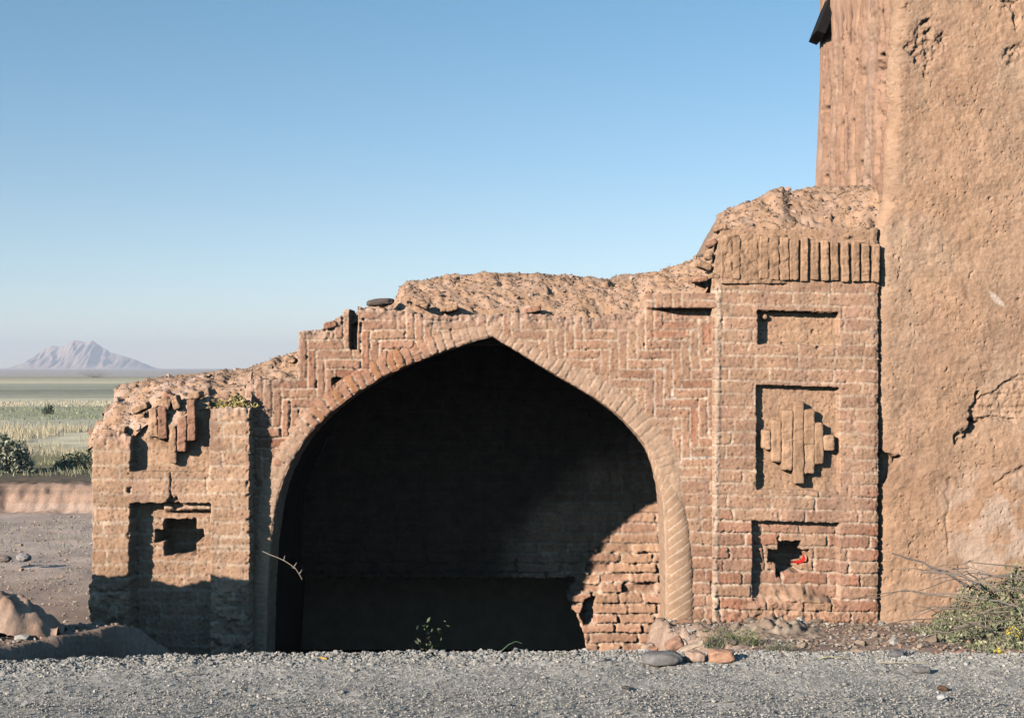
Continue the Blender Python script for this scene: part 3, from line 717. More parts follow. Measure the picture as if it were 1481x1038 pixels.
    # rear, right side and top close the body
    n0 = len(P); zt = zs[-1]
    ext = np.array([(3.12, 13.7, -.6), (3.12, 13.7, zt), (5.6, 13.8, -.6), (5.6, 13.8, zt)])
    P = np.concatenate([P, ext]); C = np.concatenate([C, np.tile(TMUD, (4, 1))])
    bl, tl = 0, (nz - 1) * nC; br, tr = nC - 1, nz * nC - 1
    q = np.concatenate([q, np.array([[br, n0+2, n0+3, tr], [n0+2, n0, n0+1, n0+3], [tl, tr, n0+3, n0+1]])])
    link('wall', fast_mesh('wall', P, q, C), M_MUD, tower)
tower_wall()
# dark eave boards at the tower's far upper corner
def eave():
    parts = []
    a = np.array(pw(1172, 55, 13.55)); b = np.array(pw(1199, -14, 13.55))
    d = (b - a); L = np.linalg.norm(d); d /= L
    me_parts = []
    w = .09
    for k, (o, ln) in enumerate(((0, 1.0), (.075, .97), (.15, 1.02))):
        V = []
        p0 = a + np.array([0, -.30 + o * 1.2, 0]); p1 = p0 + d * L * ln
        nrm = np.array([d[2], 0, -d[0]])
        for p in (p0, p1):
            for (s, t) in ((0, 0), (1, 0), (1, 1), (0, 1)):
                V.append(p + nrm * (.085 * s + .008*k) + np.array([0, .27 * t, 0]))
        me_parts.append((np.array(V), np.array([(0,1,2,3),(7,6,5,4),(0,4,5,1),(1,5,6,2),(2,6,7,3),(3,7,4,0)]), np.zeros((8, 3))))
    P, Q, C = join(me_parts)
    link('eave_board', fast_mesh('eave_board', P, Q, None, False), M_DARK, tower)
eave()
keep_world(tower)

# ================================================================== GROUND
def road_edge(x): return np.interp(x, [-8, -3, -1.6, 0, 1.5, 3, 8], [7.4, 7.62, 7.86, 7.93, 7.93, 7.85, 7.6]) + .03 * fbm(x * 100, x * 0, 60, 3, 401)
def gz(x, y):
    s = y - road_edge(x)
    far = -.90 + .45 * ss(24.5, 24.95, y + .5 * fbm(x * 20, y * 0, 60, 3, 402) + .05 * fbm(x * 20, y * 0, 7, 3, 421) + .07 * fbm(x * 20, y * 20, 4, 3, 422)) 
    zr = -.02 - .115 * np.clip(s - .1, 0, 3.2) 
    zp = -1.35 * ss(0, .8, s) - .9 * ss(11.3, 12.2, y) * ss(17, 16.6, y)
    pit = 1 - ss(1.02, 1.25, x + .12 * (y - 9.5) - 1.6 * ss(10.75, 10.98, y) * ss(15.2, 14.8, y) * ss(2.2, 1.9, x))
    nn = .88 * x - .52 * y + .05 * fbm(x * 60, y * 60, 30, 3, 403)
    sh = ss(-7.10, -7.22, nn)                                 # shoulder left of the pit
    zs = -.06 - .02 * np.clip(s, 0, 2) - .75 * ss(9.40, 10.5, y + .15*x+.42)
    zp = lerp(zp, zs, sh * ss(.1, .5, s + 0*x) + 0)
    zleft = zp
    z = lerp(zr, zleft, pit)
    back = ss(11.6, 12.6, y)
    left = ss(-2.9, -3.6, x)
    z = np.where(s < 0, -.012 - .05 * ss(0, .5, -s), z)
    z = lerp(z, far, np.where(x < 0, ss(10.4, 11.6, y), ss(14, 18, y)))
    inb = ss(-2.35, -2.15, x) * ss(2.2, 1.95, x) * ss(10.95, 11.3, y) * ss(16.9, 16.5, y); z = lerp(z, -2.3, inb)
    near = ss(40, 12, y) * (1 - inb)
    z = z + np.where(s > .05, 1, 0) * near * (.022 * fbm(x * 100, y * 100, 60, 4, 404) + .010 * fbm(x * 100, y * 100, 12, 3, 405)) * ss(.0, .4, s)
    bk = ss(24.0, 24.7, y) * ss(26.4, 25.2, y); z = z + bk * (.03 * fbm(x * 10, y * 10, 4, 3, 407) + .03 * fbm(x * 10, y * 10, 1.6, 2, 424))
    z = z + ss(.75, .95, x) * ss(1.6, 1.3, x) * ss(8.0, 8.4, y) * ss(11.3, 10.8, y) * (.07 * fbm(x * 100, y * 100, 20, 3, 409) + .05 * fbm(x * 100, y * 100, 8, 3, 423))
    z = z + ss(14, 30, y) * .05 * fbm(x * 10, y * 10, 30, 3, 406) * ss(300, 60, y)
    return z

def ground():
    def ax(*segs):
        o = []
        for a, b, st in segs: o += list(np.arange(a, b, st))
        return o
    def geo(a, b, st, g):
        o = []; 
        while a < b: o.append(a); a += st; st *= g
        return o
    ys = np.array([-4000, -400, -60, -10, 0, 3, 5] + ax((6.2, 7.4, .06), (7.4, 9.8, .02), (9.8, 12.0, .04), (12, 24, .1), (24, 25.6, .04), (25.6, 27, .1)) + geo(27, 4000, .3, 1.08) + [4000])
    xr = ax((-4.2, 4.2, .028)); xl = geo(4.2, 4000, .05, 1.12)
    xs = np.array([-4000] + [-v for v in xl[::-1] if v > 15] + ax((-15, -7, .045), (-7, -4.2, .06)) + xr + xl + [4000]); xs = np.unique(xs)
    X, Y = np.meshgrid(xs, ys); Z = gz(X, Y)
    P = np.stack([X, Y, Z], -1).reshape(-1, 3)
    m = bpy.data.materials.new('fields'); m.use_nodes = True; n = m.node_tree.nodes; l = m.node_tree.links
    b = n['Principled BSDF']; b.inputs['Roughness'].default_value = .97; b.inputs['Specular IOR Level'].default_value = .1
    ge = n.new('ShaderNodeNewGeometry'); sx = n.new('ShaderNodeSeparateXYZ'); l.new(ge.outputs['Position'], sx.inputs[0])
    # log distance with wavering borders
    mp = n.new('ShaderNodeMapping'); mp.inputs['Scale'].default_value = (.012, .05, 1); l.new(ge.outputs['Position'], mp.inputs[0])
    nz = n.new('ShaderNodeTexNoise'); nz.inputs['Scale'].default_value = 1.6; nz.inputs['Detail'].default_value = 5; l.new(mp.outputs[0], nz.inputs['Vector'])
    lg = n.new('ShaderNodeMath'); lg.operation = 'LOGARITHM'; lg.inputs[1].default_value = 10; 
    mx = n.new('ShaderNodeMath'); mx.operation = 'MAXIMUM'; mx.inputs[1].default_value = 1; l.new(sx.outputs['Y'], mx.inputs[0]); l.new(mx.outputs[0], lg.inputs[0])
    ad = n.new('ShaderNodeMath'); ad.operation = 'MULTIPLY_ADD'; ad.inputs[1].default_value = .22; l.new(nz.outputs['Fac'], ad.inputs[0]); l.new(lg.outputs[0], ad.inputs[2])
    mr = n.new('ShaderNodeMapRange'); mr.inputs['From Min'].default_value = .9 + .11; mr.inputs['From Max'].default_value = 3.2 + .11; l.new(ad.outputs[0], mr.inputs['Value'])
    cr = n.new('ShaderNodeValToRGB'); e = cr.color_ramp.elements
    def q(Yv): return (math.log10(Yv) - .9) / 2.3
    DI = (.44, .30, .22); GV = (.58, .435, .34); YE = (.80, .67, .44); GR = (.45, .42, .255); GG = (.60, .53, .37); RB_ = (.47, .30, .215); PL = (.52, .44, .37); DK = (.20, .14, .10)
    stops = [(8, DI), (14, DI), (17, GV), (24, GV), (24.6, RB_), (25.6, RB_), (26.2, DK), (29, (.18, .15, .09)), (33, (.33, .27, .14)), (38, YE), (46, YE), (51, GG), (56, GR), (70, GR), (74, YE), (84, YE), (90, GG), (125, (.27, .26, .18)), (135, (.42, .40, .28)), (178, (.42, .40, .28)), (195, YE), (300, (.42, .36, .22)), (360, PL), (900, PL)]
    e[0].position = 0; e[0].color = (*DI, 1); e[1].position = 1; e[1].color = (*PL, 1)
    for Yv, c in stops:
        k = e.new(min(.999, q(Yv))); k.color = (*c, 1)
    l.new(mr.outputs[0], cr.inputs[0])
    n3 = n.new('ShaderNodeTexNoise'); n3.inputs['Scale'].default_value = .9; n3.inputs['Detail'].default_value = 8; n3.inputs['Roughness'].default_value = .65; l.new(ge.outputs['Position'], n3.inputs['Vector'])
    n4 = n.new('ShaderNodeTexNoise'); n4.inputs['Scale'].default_value = 38; n4.inputs['Detail'].default_value = 6; n4.inputs['Roughness'].default_value = .7; l.new(ge.outputs['Position'], n4.inputs['Vector'])
    r3 = n.new('ShaderNodeMapRange'); r3.inputs['From Min'].default_value = .3; r3.inputs['From Max'].default_value = .7; r3.inputs['To Min'].default_value = .72; r3.inputs['To Max'].default_value = 1.25; l.new(n3.outputs['Fac'], r3.inputs['Value'])
    r4 = n.new('ShaderNodeMapRange'); r4.inputs['From Min'].default_value = .3; r4.inputs['From Max'].default_value = .7; r4.inputs['To Min'].default_value = .7; r4.inputs['To Max'].default_value = 1.3; l.new(n4.outputs['Fac'], r4.inputs['Value'])
    mu = n.new('ShaderNodeMath'); mu.operation = 'MULTIPLY'; l.new(r3.outputs[0], mu.inputs[0]); l.new(r4.outputs[0], mu.inputs[1])
    so_ = n.new('ShaderNodeAttribute'); so_.attribute_name = 'Col'; vx = n.new('ShaderNodeVectorMath'); vx.operation = 'MULTIPLY'; l.new(cr.outputs[0], vx.inputs[0]); l.new(so_.outputs['Color'], vx.inputs[1])
    vm = n.new('ShaderNodeVectorMath'); vm.operation = 'SCALE'; l.new(vx.outputs[0], vm.inputs[0]); l.new(mu.outputs[0], vm.inputs['Scale']); l.new(vm.outputs[0], b.inputs['Base Color'])
    bp = n.new('ShaderNodeBump'); bp.inputs['Strength'].default_value = .6; bp.inputs['Distance'].default_value = .02; l.new(n4.outputs['Fac'], bp.inputs['Height']); l.new(bp.outputs[0], b.inputs['Normal'])
    nn = .88 * X - .52 * Y; pit_shade = ss(-7.20, -7.08, nn) * ss(1.15, .95, X + .12 * (Y - 9.5)) * ss(.0, .12, Y - road_edge(X)) * ss(17, 16, Y); pit_shade = np.where(Y > 10.6, pit_shade * ss(-2.6, -2.4, X), pit_shade)
    soil = clerp(np.ones(X.shape + (3,)), np.array((.30, .29, .30)), pit_shade)  # pit bank and floor tinted darker to deepen their shade
    link('ground', fast_mesh('ground', P, grid_faces(len(ys), len(xs), None), soil.reshape(-1, 3)), m, None, kind='structure')
ground()

def road_z(X, Y, s):
    Z = .012 * fbm(X * 200, Y * 200, 60, 3, 412) + .006 * fbm(X * 200, Y * 200, 7, 2, 413) + .004
    Z = Z + .020 * ss(.45, .10, s) * (.6 + .7 * fbm(X * 200, Y * 200, 16, 3, 414)) + .006 * ss(.9, .2, s)
    return Z
def road():
    ys = np.concatenate([[-30, -8, 0, 3, 4.5, 5.2], np.arange(5.8, 6.3, .04), np.arange(6.3, 7.35, .016), np.linspace(0, 1, 64)])
    xs = np.concatenate([[-60, -30, -15, -8, -6, -5], np.arange(-4.2, 4.2, .014), [5, 6, 8, 15, 30, 60]])
    nF = 64
    X = np.repeat(xs[None], len(ys), 0); Y = np.repeat(ys[:, None], len(xs), 1)
    re = road_edge(xs) + .02 * fbm(xs * 200, xs * 0, 9, 2, 411)
    Y[-nF:] = 7.36 + (re[None] + .03 - 7.36) * ys[-nF:, None]
    s = re[None] - Y
    Z = road_z(X, Y, s)
    Z = Z - .06 * ss(.06, -.03, s)
    tr = .012 * ss(.4, 0, np.abs(Y - 6.75)); Z = Z - tr
    n1 = fbm(X * 200, Y * 200, 90, 3, 415)
    g = hsh(np.round(X * 71).astype(int), np.round(Y * 64).astype(int), 4)
    c = clerp(np.broadcast_to(np.array((.375, .335, .285)), X.shape + (3,)), np.array((.45, .40, .335)), ss(-.5, .5, n1) * .7 + .5 * ss(.7, .2, s))
    c = c * (.60 + .80 * g)[..., None]
    link('road', fast_mesh('road', np.stack([X, Y, Z], -1).reshape(-1, 3), grid_faces(len(ys), len(xs), None), c.reshape(-1, 3)), mat_attr('road_gravel', vscale=5, var=.22, bump=1.0, bscale=48), None, kind='structure')
road()

def gravel():
    n = 46000
    x = RNG.uniform(-3.9, 4.0, n); re = road_edge(x)
    s = np.abs(RNG.normal(0, .16, n)); k = RNG.random(n) < .78; s = np.where(k, RNG.uniform(-.02, 1.7, n), s)
    y = re - s + .02
    z = road_z(x, y, s)
    sz = np.where(k, RNG.uniform(.0022, .0062, n), RNG.uniform(.004, .011, n)) * (1 + 1.2 * (RNG.random(n) > .985))
    base = 1.3 * np.array([(.31, .285, .25), (.26, .24, .21), (.36, .33, .285), (.34, .29, .235), (.18, .16, .14)])[RNG.choice(5, n, p=[.35, .27, .16, .14, .08])]
    c = base * RNG.uniform(.8, 1.2, (n, 1))
    scatter('gravel', np.stack([x, y, z + sz * .15], 1), sz, c, M_ROCK, I0, kind='stuff', label='loose grey gravel heaped along the edge of the road', category='gravel')
gravel()
def soilbits():
    n = 2600
    x = RNG.uniform(1.15, 4.1, n); y = road_edge(x) + RNG.uniform(.02, 3.0, n) ** 1.0
    m = 900; x2 = RNG.uniform(-4.2, -2.5, m); y2 = RNG.uniform(8.4, 9.6, m)
    m3 = 2600; x3 = RNG.uniform(-8, -3.4, m3); y3 = RNG.uniform(11.5, 24, m3)
    ok = (.88*x2 - .52*y2) < -7.25; x2 = x2[ok]; y2 = y2[ok]
    x = np.concatenate([x, x2, x3]); y = np.concatenate([y, y2, y3]); n = len(x)
    sz = RNG.uniform(.004, .016, n) * (1 + 2.0 * (RNG.random(n) > .97)) * np.where(y > 11.4, 1.15, 1)
    c = np.where(y > 11.4, 1.3, 1.0)[:, None] * np.array([(.34, .25, .18), (.42, .37, .31), (.26, .19, .14), (.40, .22, .14)])[RNG.choice(4, n, p=[.45, .2, .25, .1])] * RNG.uniform(.8, 1.2, (n, 1))
    scatter('loose_soil', np.stack([x, y, gz(x, y) + sz * .3], 1), sz, c, M_ROCK, I0, kind='stuff', label='crumbs of earth and small stones scattered over the bare ground', category='soil')
soilbits()

def stone(name, px, py, Y, size, col, label, cat, seed=0, rot=0, amp=.22, boxy=0, group=None, lift=0):
    """py is the foot of the stone"""
    if Y < 8.05: Y = (EYE - .012) * F / (py - HY)
    x, y, _ = pw(px, py, Y); z = EYE + (HY - py) * Y / F
    V = I3[0].copy()
    if boxy: V = np.sign(V) * np.abs(V) ** (1 - boxy); V /= np.abs(V).max()
    V = V * (1 + amp * fbm3(V + seed * 7.3, 1.3, 3, seed))[:, None] * np.asarray(size)
    V = V + .006 * np.stack([fbm3(V + 3, .03, 2, seed + k) for k in (1, 2, 3)], 1)
    ca, sa = math.cos(rot), math.sin(rot); V[:, [0, 2]] = V[:, [0, 2]] @ np.array([[ca, sa], [-sa, ca]])
    V[:, 2] -= V[:, 2].min() + .006
    C = np.asarray(col) * (1 + .2 * fbm3(V, .05, 2, seed + 8))[:, None]
    o = link(name, fast_mesh(name, V, I3[1], C), M_ROCK, None, label=label, category=cat); o.location = (x, y, z + lift)
    if group: o['group'] = group
    return o
FR = 'brick crumbs under the twisted column'
_r = random.Random(5)
G = 'stones and brick pieces at the foot of the gateway'
stone('stone', 957, 961, 7.86, (.108, .07, .037), (.20, .18, .165), 'smooth oblong grey stone lying on the gravel below the twisted column', 'stone', 1, 0, .12, .35, G)
stone('brick_fragment', 1043, 957, 7.98, (.074, .05, .035), (.50, .27, .17), 'orange pink brick lump on the road edge right of the grey stone', 'brick', 2, .05, .2, .5, G)
stone('brick_fragment', 975, 943, 8.35, (.055, .05, .034), (.38, .21, .14), 'rounded brown brick piece tilted on top behind the oblong grey stone', 'brick', 3, .5, .2, .45, G)
stone('brick_fragment', 998, 944, 8.25, (.085, .05, .012), (.52, .38, .27), 'thin pale brick slab leaning at the column foot', 'brick', 4, .42, .1, .55, G)
stone('brick_fragment', 1005, 957, 8.0, (.055, .05, .034), (.50, .33, .24), 'pale pink brick chunk between the oblong grey stone and the orange lump', 'brick', 5, 0, .25, .4, G)
stone('brick_fragment', 938, 946, 8.3, (.045, .04, .030), (.50, .33, .23), 'small pale brick chunk just left above the oblong grey stone', 'brick', 6, .2, .3, .4, G)
for q, (px, py, Y) in enumerate(((944,948,8.2),(984,938,8.6),(1022,930,8.9))):
    stone('brick_fragment', px, py, Y, (_r.uniform(.02,.045), .03, _r.uniform(.015,.03)), [BRICK*1.1, PALE, MUD, RED][q % 4], 'small broken brick crumb lying under the twisted column', 'brick', 40 + q, _r.uniform(-.5,.5), .25, .4, FR)
stone('stone', 1297, 952, 8.0, (.05, .04, .028), (.17, .155, .15), 'dark grey rounded stone on the gravel verge below the mud tower', 'stone', 7)
stone('stone', 1332, 972, 7.5, (.048, .035, .018), (.21, .19, .175), 'flat brown grey stone on the road near the brush pile', 'stone', 8, 0, .15, .3)
stone('stone', 1363, 997, 7.1, (.03, .02, .012), (.14, .08, .05), 'small dark reddish brown stone on the grey road at the right', 'stone', 9)
stone('stone', 906, 995, 7.15, (.022, .02, .010), (.10, .085, .07), 'tiny dark stone alone on the road below the lit inner wall', 'stone', 10)
stone('stone', 37, 1019, 6.8, (.018, .02, .014), (.30, .28, .26), 'small pale pebble on the road in the lower left corner', 'stone', 12)
stone('stone', 1362, 1010, 6.92, (.022, .02, .014), (.46, .44, .41), 'small whitish pebble on the road at the lower right', 'stone', 13)
stone('stone', 550, 443, 11.15, (.118, .09, .030), (.13, .10, .085), 'dark flat stone lying on the stepped left shoulder of the arch', 'stone', 14, .08, .15, .3)
stone('stone', 34, 812, 17.5, (.09, .08, .055), (.33, .29, .27), 'grey stone on the dry ground left of the left pier', 'stone', 15)
stone('stone', 6, 812, 17.5, (.10, .06, .04), (.22, .17, .14), 'brown clod at the far left edge on the dry ground', 'stone', 16)

# ------------------------------------------------------------------ earth stub at the left edge
def stub():
    xs = np.arange(-5.4, -2.95, .016); ys = np.arange(8.7, 10.6, .02)
    X, Y = np.meshgrid(xs, ys)
    g = gz(X, Y)
    d = dpoly(X, Y, [(-5.1, 10.2), (-4.45, 9.72), (-3.76, 9.12)]) + .06 * fbm(X * 100, Y * 100, 30, 3, 501)
    top = ip(X, [(-5.2, .46), (-4.45, .55), (-4.1, .68), (-3.8, .82), (-3.62, .86), (-3.5, .76), (-3.42, .3)]) + .02 * fbm(X * 100, Y * 100, 14, 3, 502)
    z1 = lerp(-.9, top, ss(.40, .06, d + .03 * fbm(X * 100, Y * 100, 12, 3, 508)))
    d2 = np.hypot((X + 3.34) / 1.5, (Y - 9.08) / .8) + .07 * fbm(X * 100, Y * 100, 24, 4, 503)
    z2 = np.where(d2 < .32, -.16 + .33 * np.sqrt(np.clip(1 - (d2 / .32) ** 2, 0, 1)) + .05 * fbm(X * 100, Y * 100, 11, 4, 504), -.9) - .08 * ss(-3.3, -3.05, X)
    Z = np.maximum(np.maximum(z1, z2), g - .05) + .016 * fbm(X * 100, Y * 100, 9, 5, 505)
    keep = (np.maximum(z1, z2) > g - .2)
    c = clerp(np.broadcast_to(np.array((.40, .25, .175)), X.shape + (3,)), np.array((.47, .32, .23)), ss(-.4, .5, fbm(X*100, Y*100, 16, 3, 506)))
    P = np.stack([X, Y, Z], -1).reshape(-1, 3); q = grid_faces(len(ys), len(xs), keep)
    used = np.unique(q); rm = np.zeros(len(P), int); rm[used] = np.arange(len(used))
    link('earth_mound', fast_mesh('earth_mound', P[used], rm[q], c.reshape(-1, 3)[used]), M_EARTH, None, label='crumbling reddish earth mound at the left edge in front of the left pier', category='mound')
stub()

# ------------------------------------------------------------------ plants
def blades(base, hgt, wid, lean, col, n_seg=2, colvar=.2, tipcol=None):
    """thin tapering blades: arrays -> verts, tri faces, cols"""
    n = len(base); a = RNG.uniform(0, 6.28, n); b = RNG.uniform(0, 6.28, n)
    side = np.stack([np.cos(a), np.sin(a), 0*a], 1) * wid[:, None]
    bend = np.stack([np.cos(b), np.sin(b), 0*b], 1) * (lean * hgt)[:, None]
    up = np.zeros((n, 3)); up[:, 2] = hgt
    m = base + up * .55 + bend * .35; t = base + up + bend
    P = np.stack([base - side, base + side, m + side * .7, m - side * .7, t], 1)
    Q = np.array([(0, 1, 2), (0, 2, 3), (3, 2, 4)])
    Q = (Q[None] + np.arange(n)[:, None, None] * 5).reshape(-1, 3)
    C = np.asarray(col) if np.ndim(col) == 2 else np.tile(col, (n, 1))
    C = np.repeat((C * RNG.uniform(1 - colvar, 1 + colvar, (n, 1)))[:, None], 5, 1).reshape(-1, 3)
    return P.reshape(-1, 3), Q, C

def leaves(pts, size, col, colvar=.3):
    n = len(pts); d1 = RNG.standard_normal((n, 3)); d1 /= np.linalg.norm(d1, axis=1, keepdims=True)
    d2 = np.cross(d1, RNG.standard_normal((n, 3))); d2 /= np.linalg.norm(d2, axis=1, keepdims=True)
    s = size[:, None]
    P = np.stack([pts - d1 * s, pts + d2 * s * .4, pts + d1 * s, pts - d2 * s * .4], 1)
    Q = np.array([(0, 1, 2), (0, 2, 3)]); Q = (Q[None] + np.arange(n)[:, None, None] * 4).reshape(-1, 3)
    C = np.asarray(col) if np.ndim(col) == 2 else np.tile(col, (n, 1))
    C = np.repeat((C * RNG.uniform(1 - colvar, 1 + colvar, (n, 1)))[:, None], 4, 1).reshape(-1, 3)
    return P.reshape(-1, 3), Q, C

def tube(pts, r0, r1, col, k=6):
    p = np.array(pts, float); n = len(p); T = np.gradient(p, axis=0); T /= np.linalg.norm(T, axis=1, keepdims=True)
    a = np.cross(T, (0.1, .2, 1.0)); a /= np.linalg.norm(a, axis=1, keepdims=True) + 1e-9; b = np.cross(T, a)
    th = np.linspace(0, 2*np.pi, k, endpoint=False); r = np.linspace(r0, r1, n)[:, None, None]
    P = p[:, None] + r * (a[:, None] * np.cos(th)[None, :, None] + b[:, None] * np.sin(th)[None, :, None])
    i = np.arange(n*k).reshape(n, k); j = np.roll(i, -1, 1)
    q = np.stack([i[:-1], j[:-1], j[1:], i[1:]], -1).reshape(-1, 4)
    q = np.concatenate([q[:, [0, 1, 2]], q[:, [0, 2, 3]]])
    return P.reshape(-1, 3), q, np.tile(np.asarray(col) * random.uniform(.8, 1.2), (n*k, 1))

def curve(a, b, sag=.1, n=9, jit=.02):
    a = np.array(a, float); b = np.array(b, float); t = np.linspace(0, 1, n)[:, None]
    off = np.array([random.uniform(-1, 1), random.uniform(-1, 1), random.uniform(-.3, 1)]) * sag
    return a + (b - a) * t + off * (4 * t * (1 - t)) + RNG.normal(0, jit, (n, 3)) * (t * (1 - t) * 4)

# brush pile against the tower
pile = empty('brush_pile', (3.45, 9.4, -.25), label='heap of cut brush with grey green leaves and twigs against the mud tower', category='brush pile')
def brush():
    tw = []; lf = []
    for i in range(85):
        x = random.uniform(3.0, 4.6); y = random.uniform(8.7, 10.3)
        z = gz(np.array(x), np.array(y)) + random.uniform(.02, .46) * ss(2.8, 3.4, x)
        L = random.uniform(.25, .9); an = random.gauss(math.pi, .5) if random.random() < .6 else random.uniform(0, 6.28)
        e = (x + math.cos(an) * L, y + math.sin(an) * L * .7, z + random.uniform(-.12, .18) * L)
        tw.append(tube(curve((x, y, z), e, .08, 8, .012), .006, .002, (.22, .17, .13)))
    def ln(p, q, Y1, Y2, r, c, sag=.04): tw.append(tube(curve(pw(*p, Y1), pw(*q, Y2), sag, 12, .006), r, r * .5, c, 7))
    ln((1400, 848), (1290, 800), 9.6, 10.1, .010, (.16, .13, .12)); ln((1420, 850), (1335, 828), 9.4, 9.9, .009, (.17, .14, .12))
    ln((1480, 880), (1330, 858), 9.2, 9.7, .007, (.24, .20, .17)); ln((1430, 860), (1278, 918), 9.3, 9.2, .004, (.25, .19, .15))
    ln((1410, 905), (1298, 936), 9.0, 8.7, .005, (.15, .11, .09)); ln((1500, 845), (1345, 822), 9.5, 10.2, .005, (.26, .22, .19))
    ln((1490, 835), (1350, 838), 9.4, 9.7, .006, (.20, .16, .14)); ln((1480, 860), (1390, 815), 9.3, 9.6, .005, (.22, .18, .15))
    n = 27000
    u = RNG.random(n); x = 2.86 + 1.9 * u ** .8; y = RNG.uniform(8.35, 10.1, n)
    topz = .50 * ss(2.82, 3.5, x) * ss(8.1, 9.3, y + .25 * fbm(x*100, y*100, 40, 2, 601)) * ss(10.6, 9.9, y) * (.75 + .5 * fbm(x * 100, y * 100, 26, 3, 602))
    z = gz(x, y) + np.clip(topz, .01, 1) * RNG.random(n) ** .45
    keep = fbm(x * 100, z * 100 + y * 60, 14, 2, 603) > -.22; p = np.stack([x, y, z], 1)[keep]
    cc = np.array([(.17, .18, .095), (.25, .24, .135), (.09, .11, .055), (.34, .29, .18)])[RNG.choice(4, len(p), p=[.4, .28, .2, .12])]
    lf.append(leaves(p, RNG.uniform(.008, .026, len(p)), cc * 1.25))
    k = RNG.random(len(p)) < .22
    lf.append(blades(p[k] - np.array((0, 0, .02)), RNG.uniform(.04, .12, k.sum()), RNG.uniform(.001, .0022, k.sum()), RNG.uniform(.2, 1.4, k.sum()), np.array((.36, .32, .21))))
    # yellow blooms caught in the pile
    for (px, py, Y) in ((1446, 944, 8.25), (1474, 916, 8.6), (1462, 912, 8.6)):
        c = np.array(pw(px, py, Y)); q = c + RNG.normal(0, .014, (40, 3)); lf.append(leaves(q, RNG.uniform(.006, .013, 40), np.array((.68, .50, .06)), .15))
    P, Q, C = join(tw); link('twigs', fast_mesh('twigs', P, Q, C), M_PLANT, pile)
    P, Q, C = join(lf); link('dry_leaves', fast_mesh('dry_leaves', P, Q, C, False), M_PLANT, pile)
brush(); keep_world(pile)

def tuft(name, px, py, Y, rad, hgt, n, cols, label, cat='weed', group=None, w=.0018, lean=(.2, 1.2), leaf=0, zoff=0):
    x, y, z = pw(px, py, Y)
    r = np.sqrt(RNG.random(n)) * rad; a = RNG.uniform(0, 6.28, n)
    base = np.stack([x + r * np.cos(a), y + r * np.sin(a) * .6, np.full(n, z) + zoff], 1)
    cc = np.array(cols)[RNG.integers(0, len(cols), n)]
    parts = [blades(base, hgt * RNG.uniform(.4, 1, n) * (1.1 - .5 * r / rad), w * RNG.uniform(.6, 1.5, n), RNG.uniform(*lean, n), cc)]
    if leaf:
        q = base[RNG.integers(0, n, leaf)] + np.stack([RNG.normal(0, rad*.3, leaf), RNG.normal(0, rad*.2, leaf), hgt * RNG.uniform(.1, .9, leaf)], 1)
        parts.append(leaves(q, RNG.uniform(.3, 1, leaf) * min(hgt, .30) * .10, np.array(cols)[RNG.integers(0, len(cols), leaf)]))
    P, Q, C = join(parts); P = P - np.array((x, y, z))
    o = link(name, fast_mesh(name, P, Q, C, False), M_PLANT, None, label=label, category=cat); o.location = (x, y, z)
    if group: o['group'] = group
    return o
GRN = [(.12, .16, .06), (.17, .20, .08), (.26, .24, .13), (.36, .30, .18)]
GRY = [(.20, .21, .14), (.27, .26, .18), (.34, .29, .2)]
# earth heap with weeds below the right pier
def heap():
    xs = np.arange(1.1, 2.6, .012); ys = np.arange(8.2, 10.9, .016); X, Y = np.meshgrid(xs, ys); g = gz(X, Y)
    d = np.hypot((X - 1.86) / .52, (Y - 9.75) / .55); z = g + .085 * ss(1, .0, d + .25 * fbm(X * 100, Y * 100, 22, 3, 611)) * (1 + .7 * fbm(X*100, Y*100, 7, 4, 612)) - .012
    keep = z > g - .006
    c = clerp(np.broadcast_to(DIRT, X.shape + (3,)), np.array((.38, .29, .21)), ss(-.3, .4, fbm(X*100, Y*100, 10, 3, 613)))
    P = np.stack([X, Y, z], -1).reshape(-1, 3); q = grid_faces(len(ys), len(xs), keep); used = np.unique(q); rm = np.zeros(len(P), int); rm[used] = np.arange(len(used))
    link('earth_heap', fast_mesh('earth_heap', P[used], rm[q], c.reshape(-1, 3)[used]), M_EARTH, None, label='low heap of weedy grey earth at the foot of the right pier', category='earth heap')
heap()
WG = 'weeds growing by the road edge'
tuft('weed', 1058, 936, 8.75, .17, .13, 520, GRN, 'green weed clump beside the orange brick lump below the right pier', group=WG, leaf=500)
tuft('weed', 1036, 936, 8.7, .07, .10, 500, GRY, 'dry pale weed tuft left of the green clump by the twisted column', group=WG, leaf=120)
tuft('weed', 1128, 944, 8.35, .08, .08, 700, GRY, 'grey green low weed tuft under the earth heap', group=WG, leaf=260)
tuft('weed', 1085, 935, 8.9, .06, .09, 600, GRN, 'small green weed between the green clump and the earth heap', group=WG, leaf=160)
tuft('weed', 626, 1098, 10.6, .09, 1.22, 40, [(.12, .15, .07), (.16, .17, .10)], 'leafy weed standing in the shade before the arch opening', group=WG, leaf=150, w=.0025, lean=(.05, .35))
def sprig():
    x, y, z = pw(718, 952, 7.95); parts = []
    p = [pw(718, 952, 7.95), pw(724, 942, 7.95), pw(735, 932, 7.96), pw(746, 927, 7.97), pw(755, 930, 7.98)]
    parts.append(tube(p, .0035, .0015, (.12, .2, .1))); P, Q, C = join(parts); P = P - np.array((x, y, z))
    o = link('grass_stalk', fast_mesh('grass_stalk', P, Q, C), M_PLANT, None, label='thin green stalk bending over the road edge before the dark arch', category='grass'); o.location = (x, y, z)
sprig()
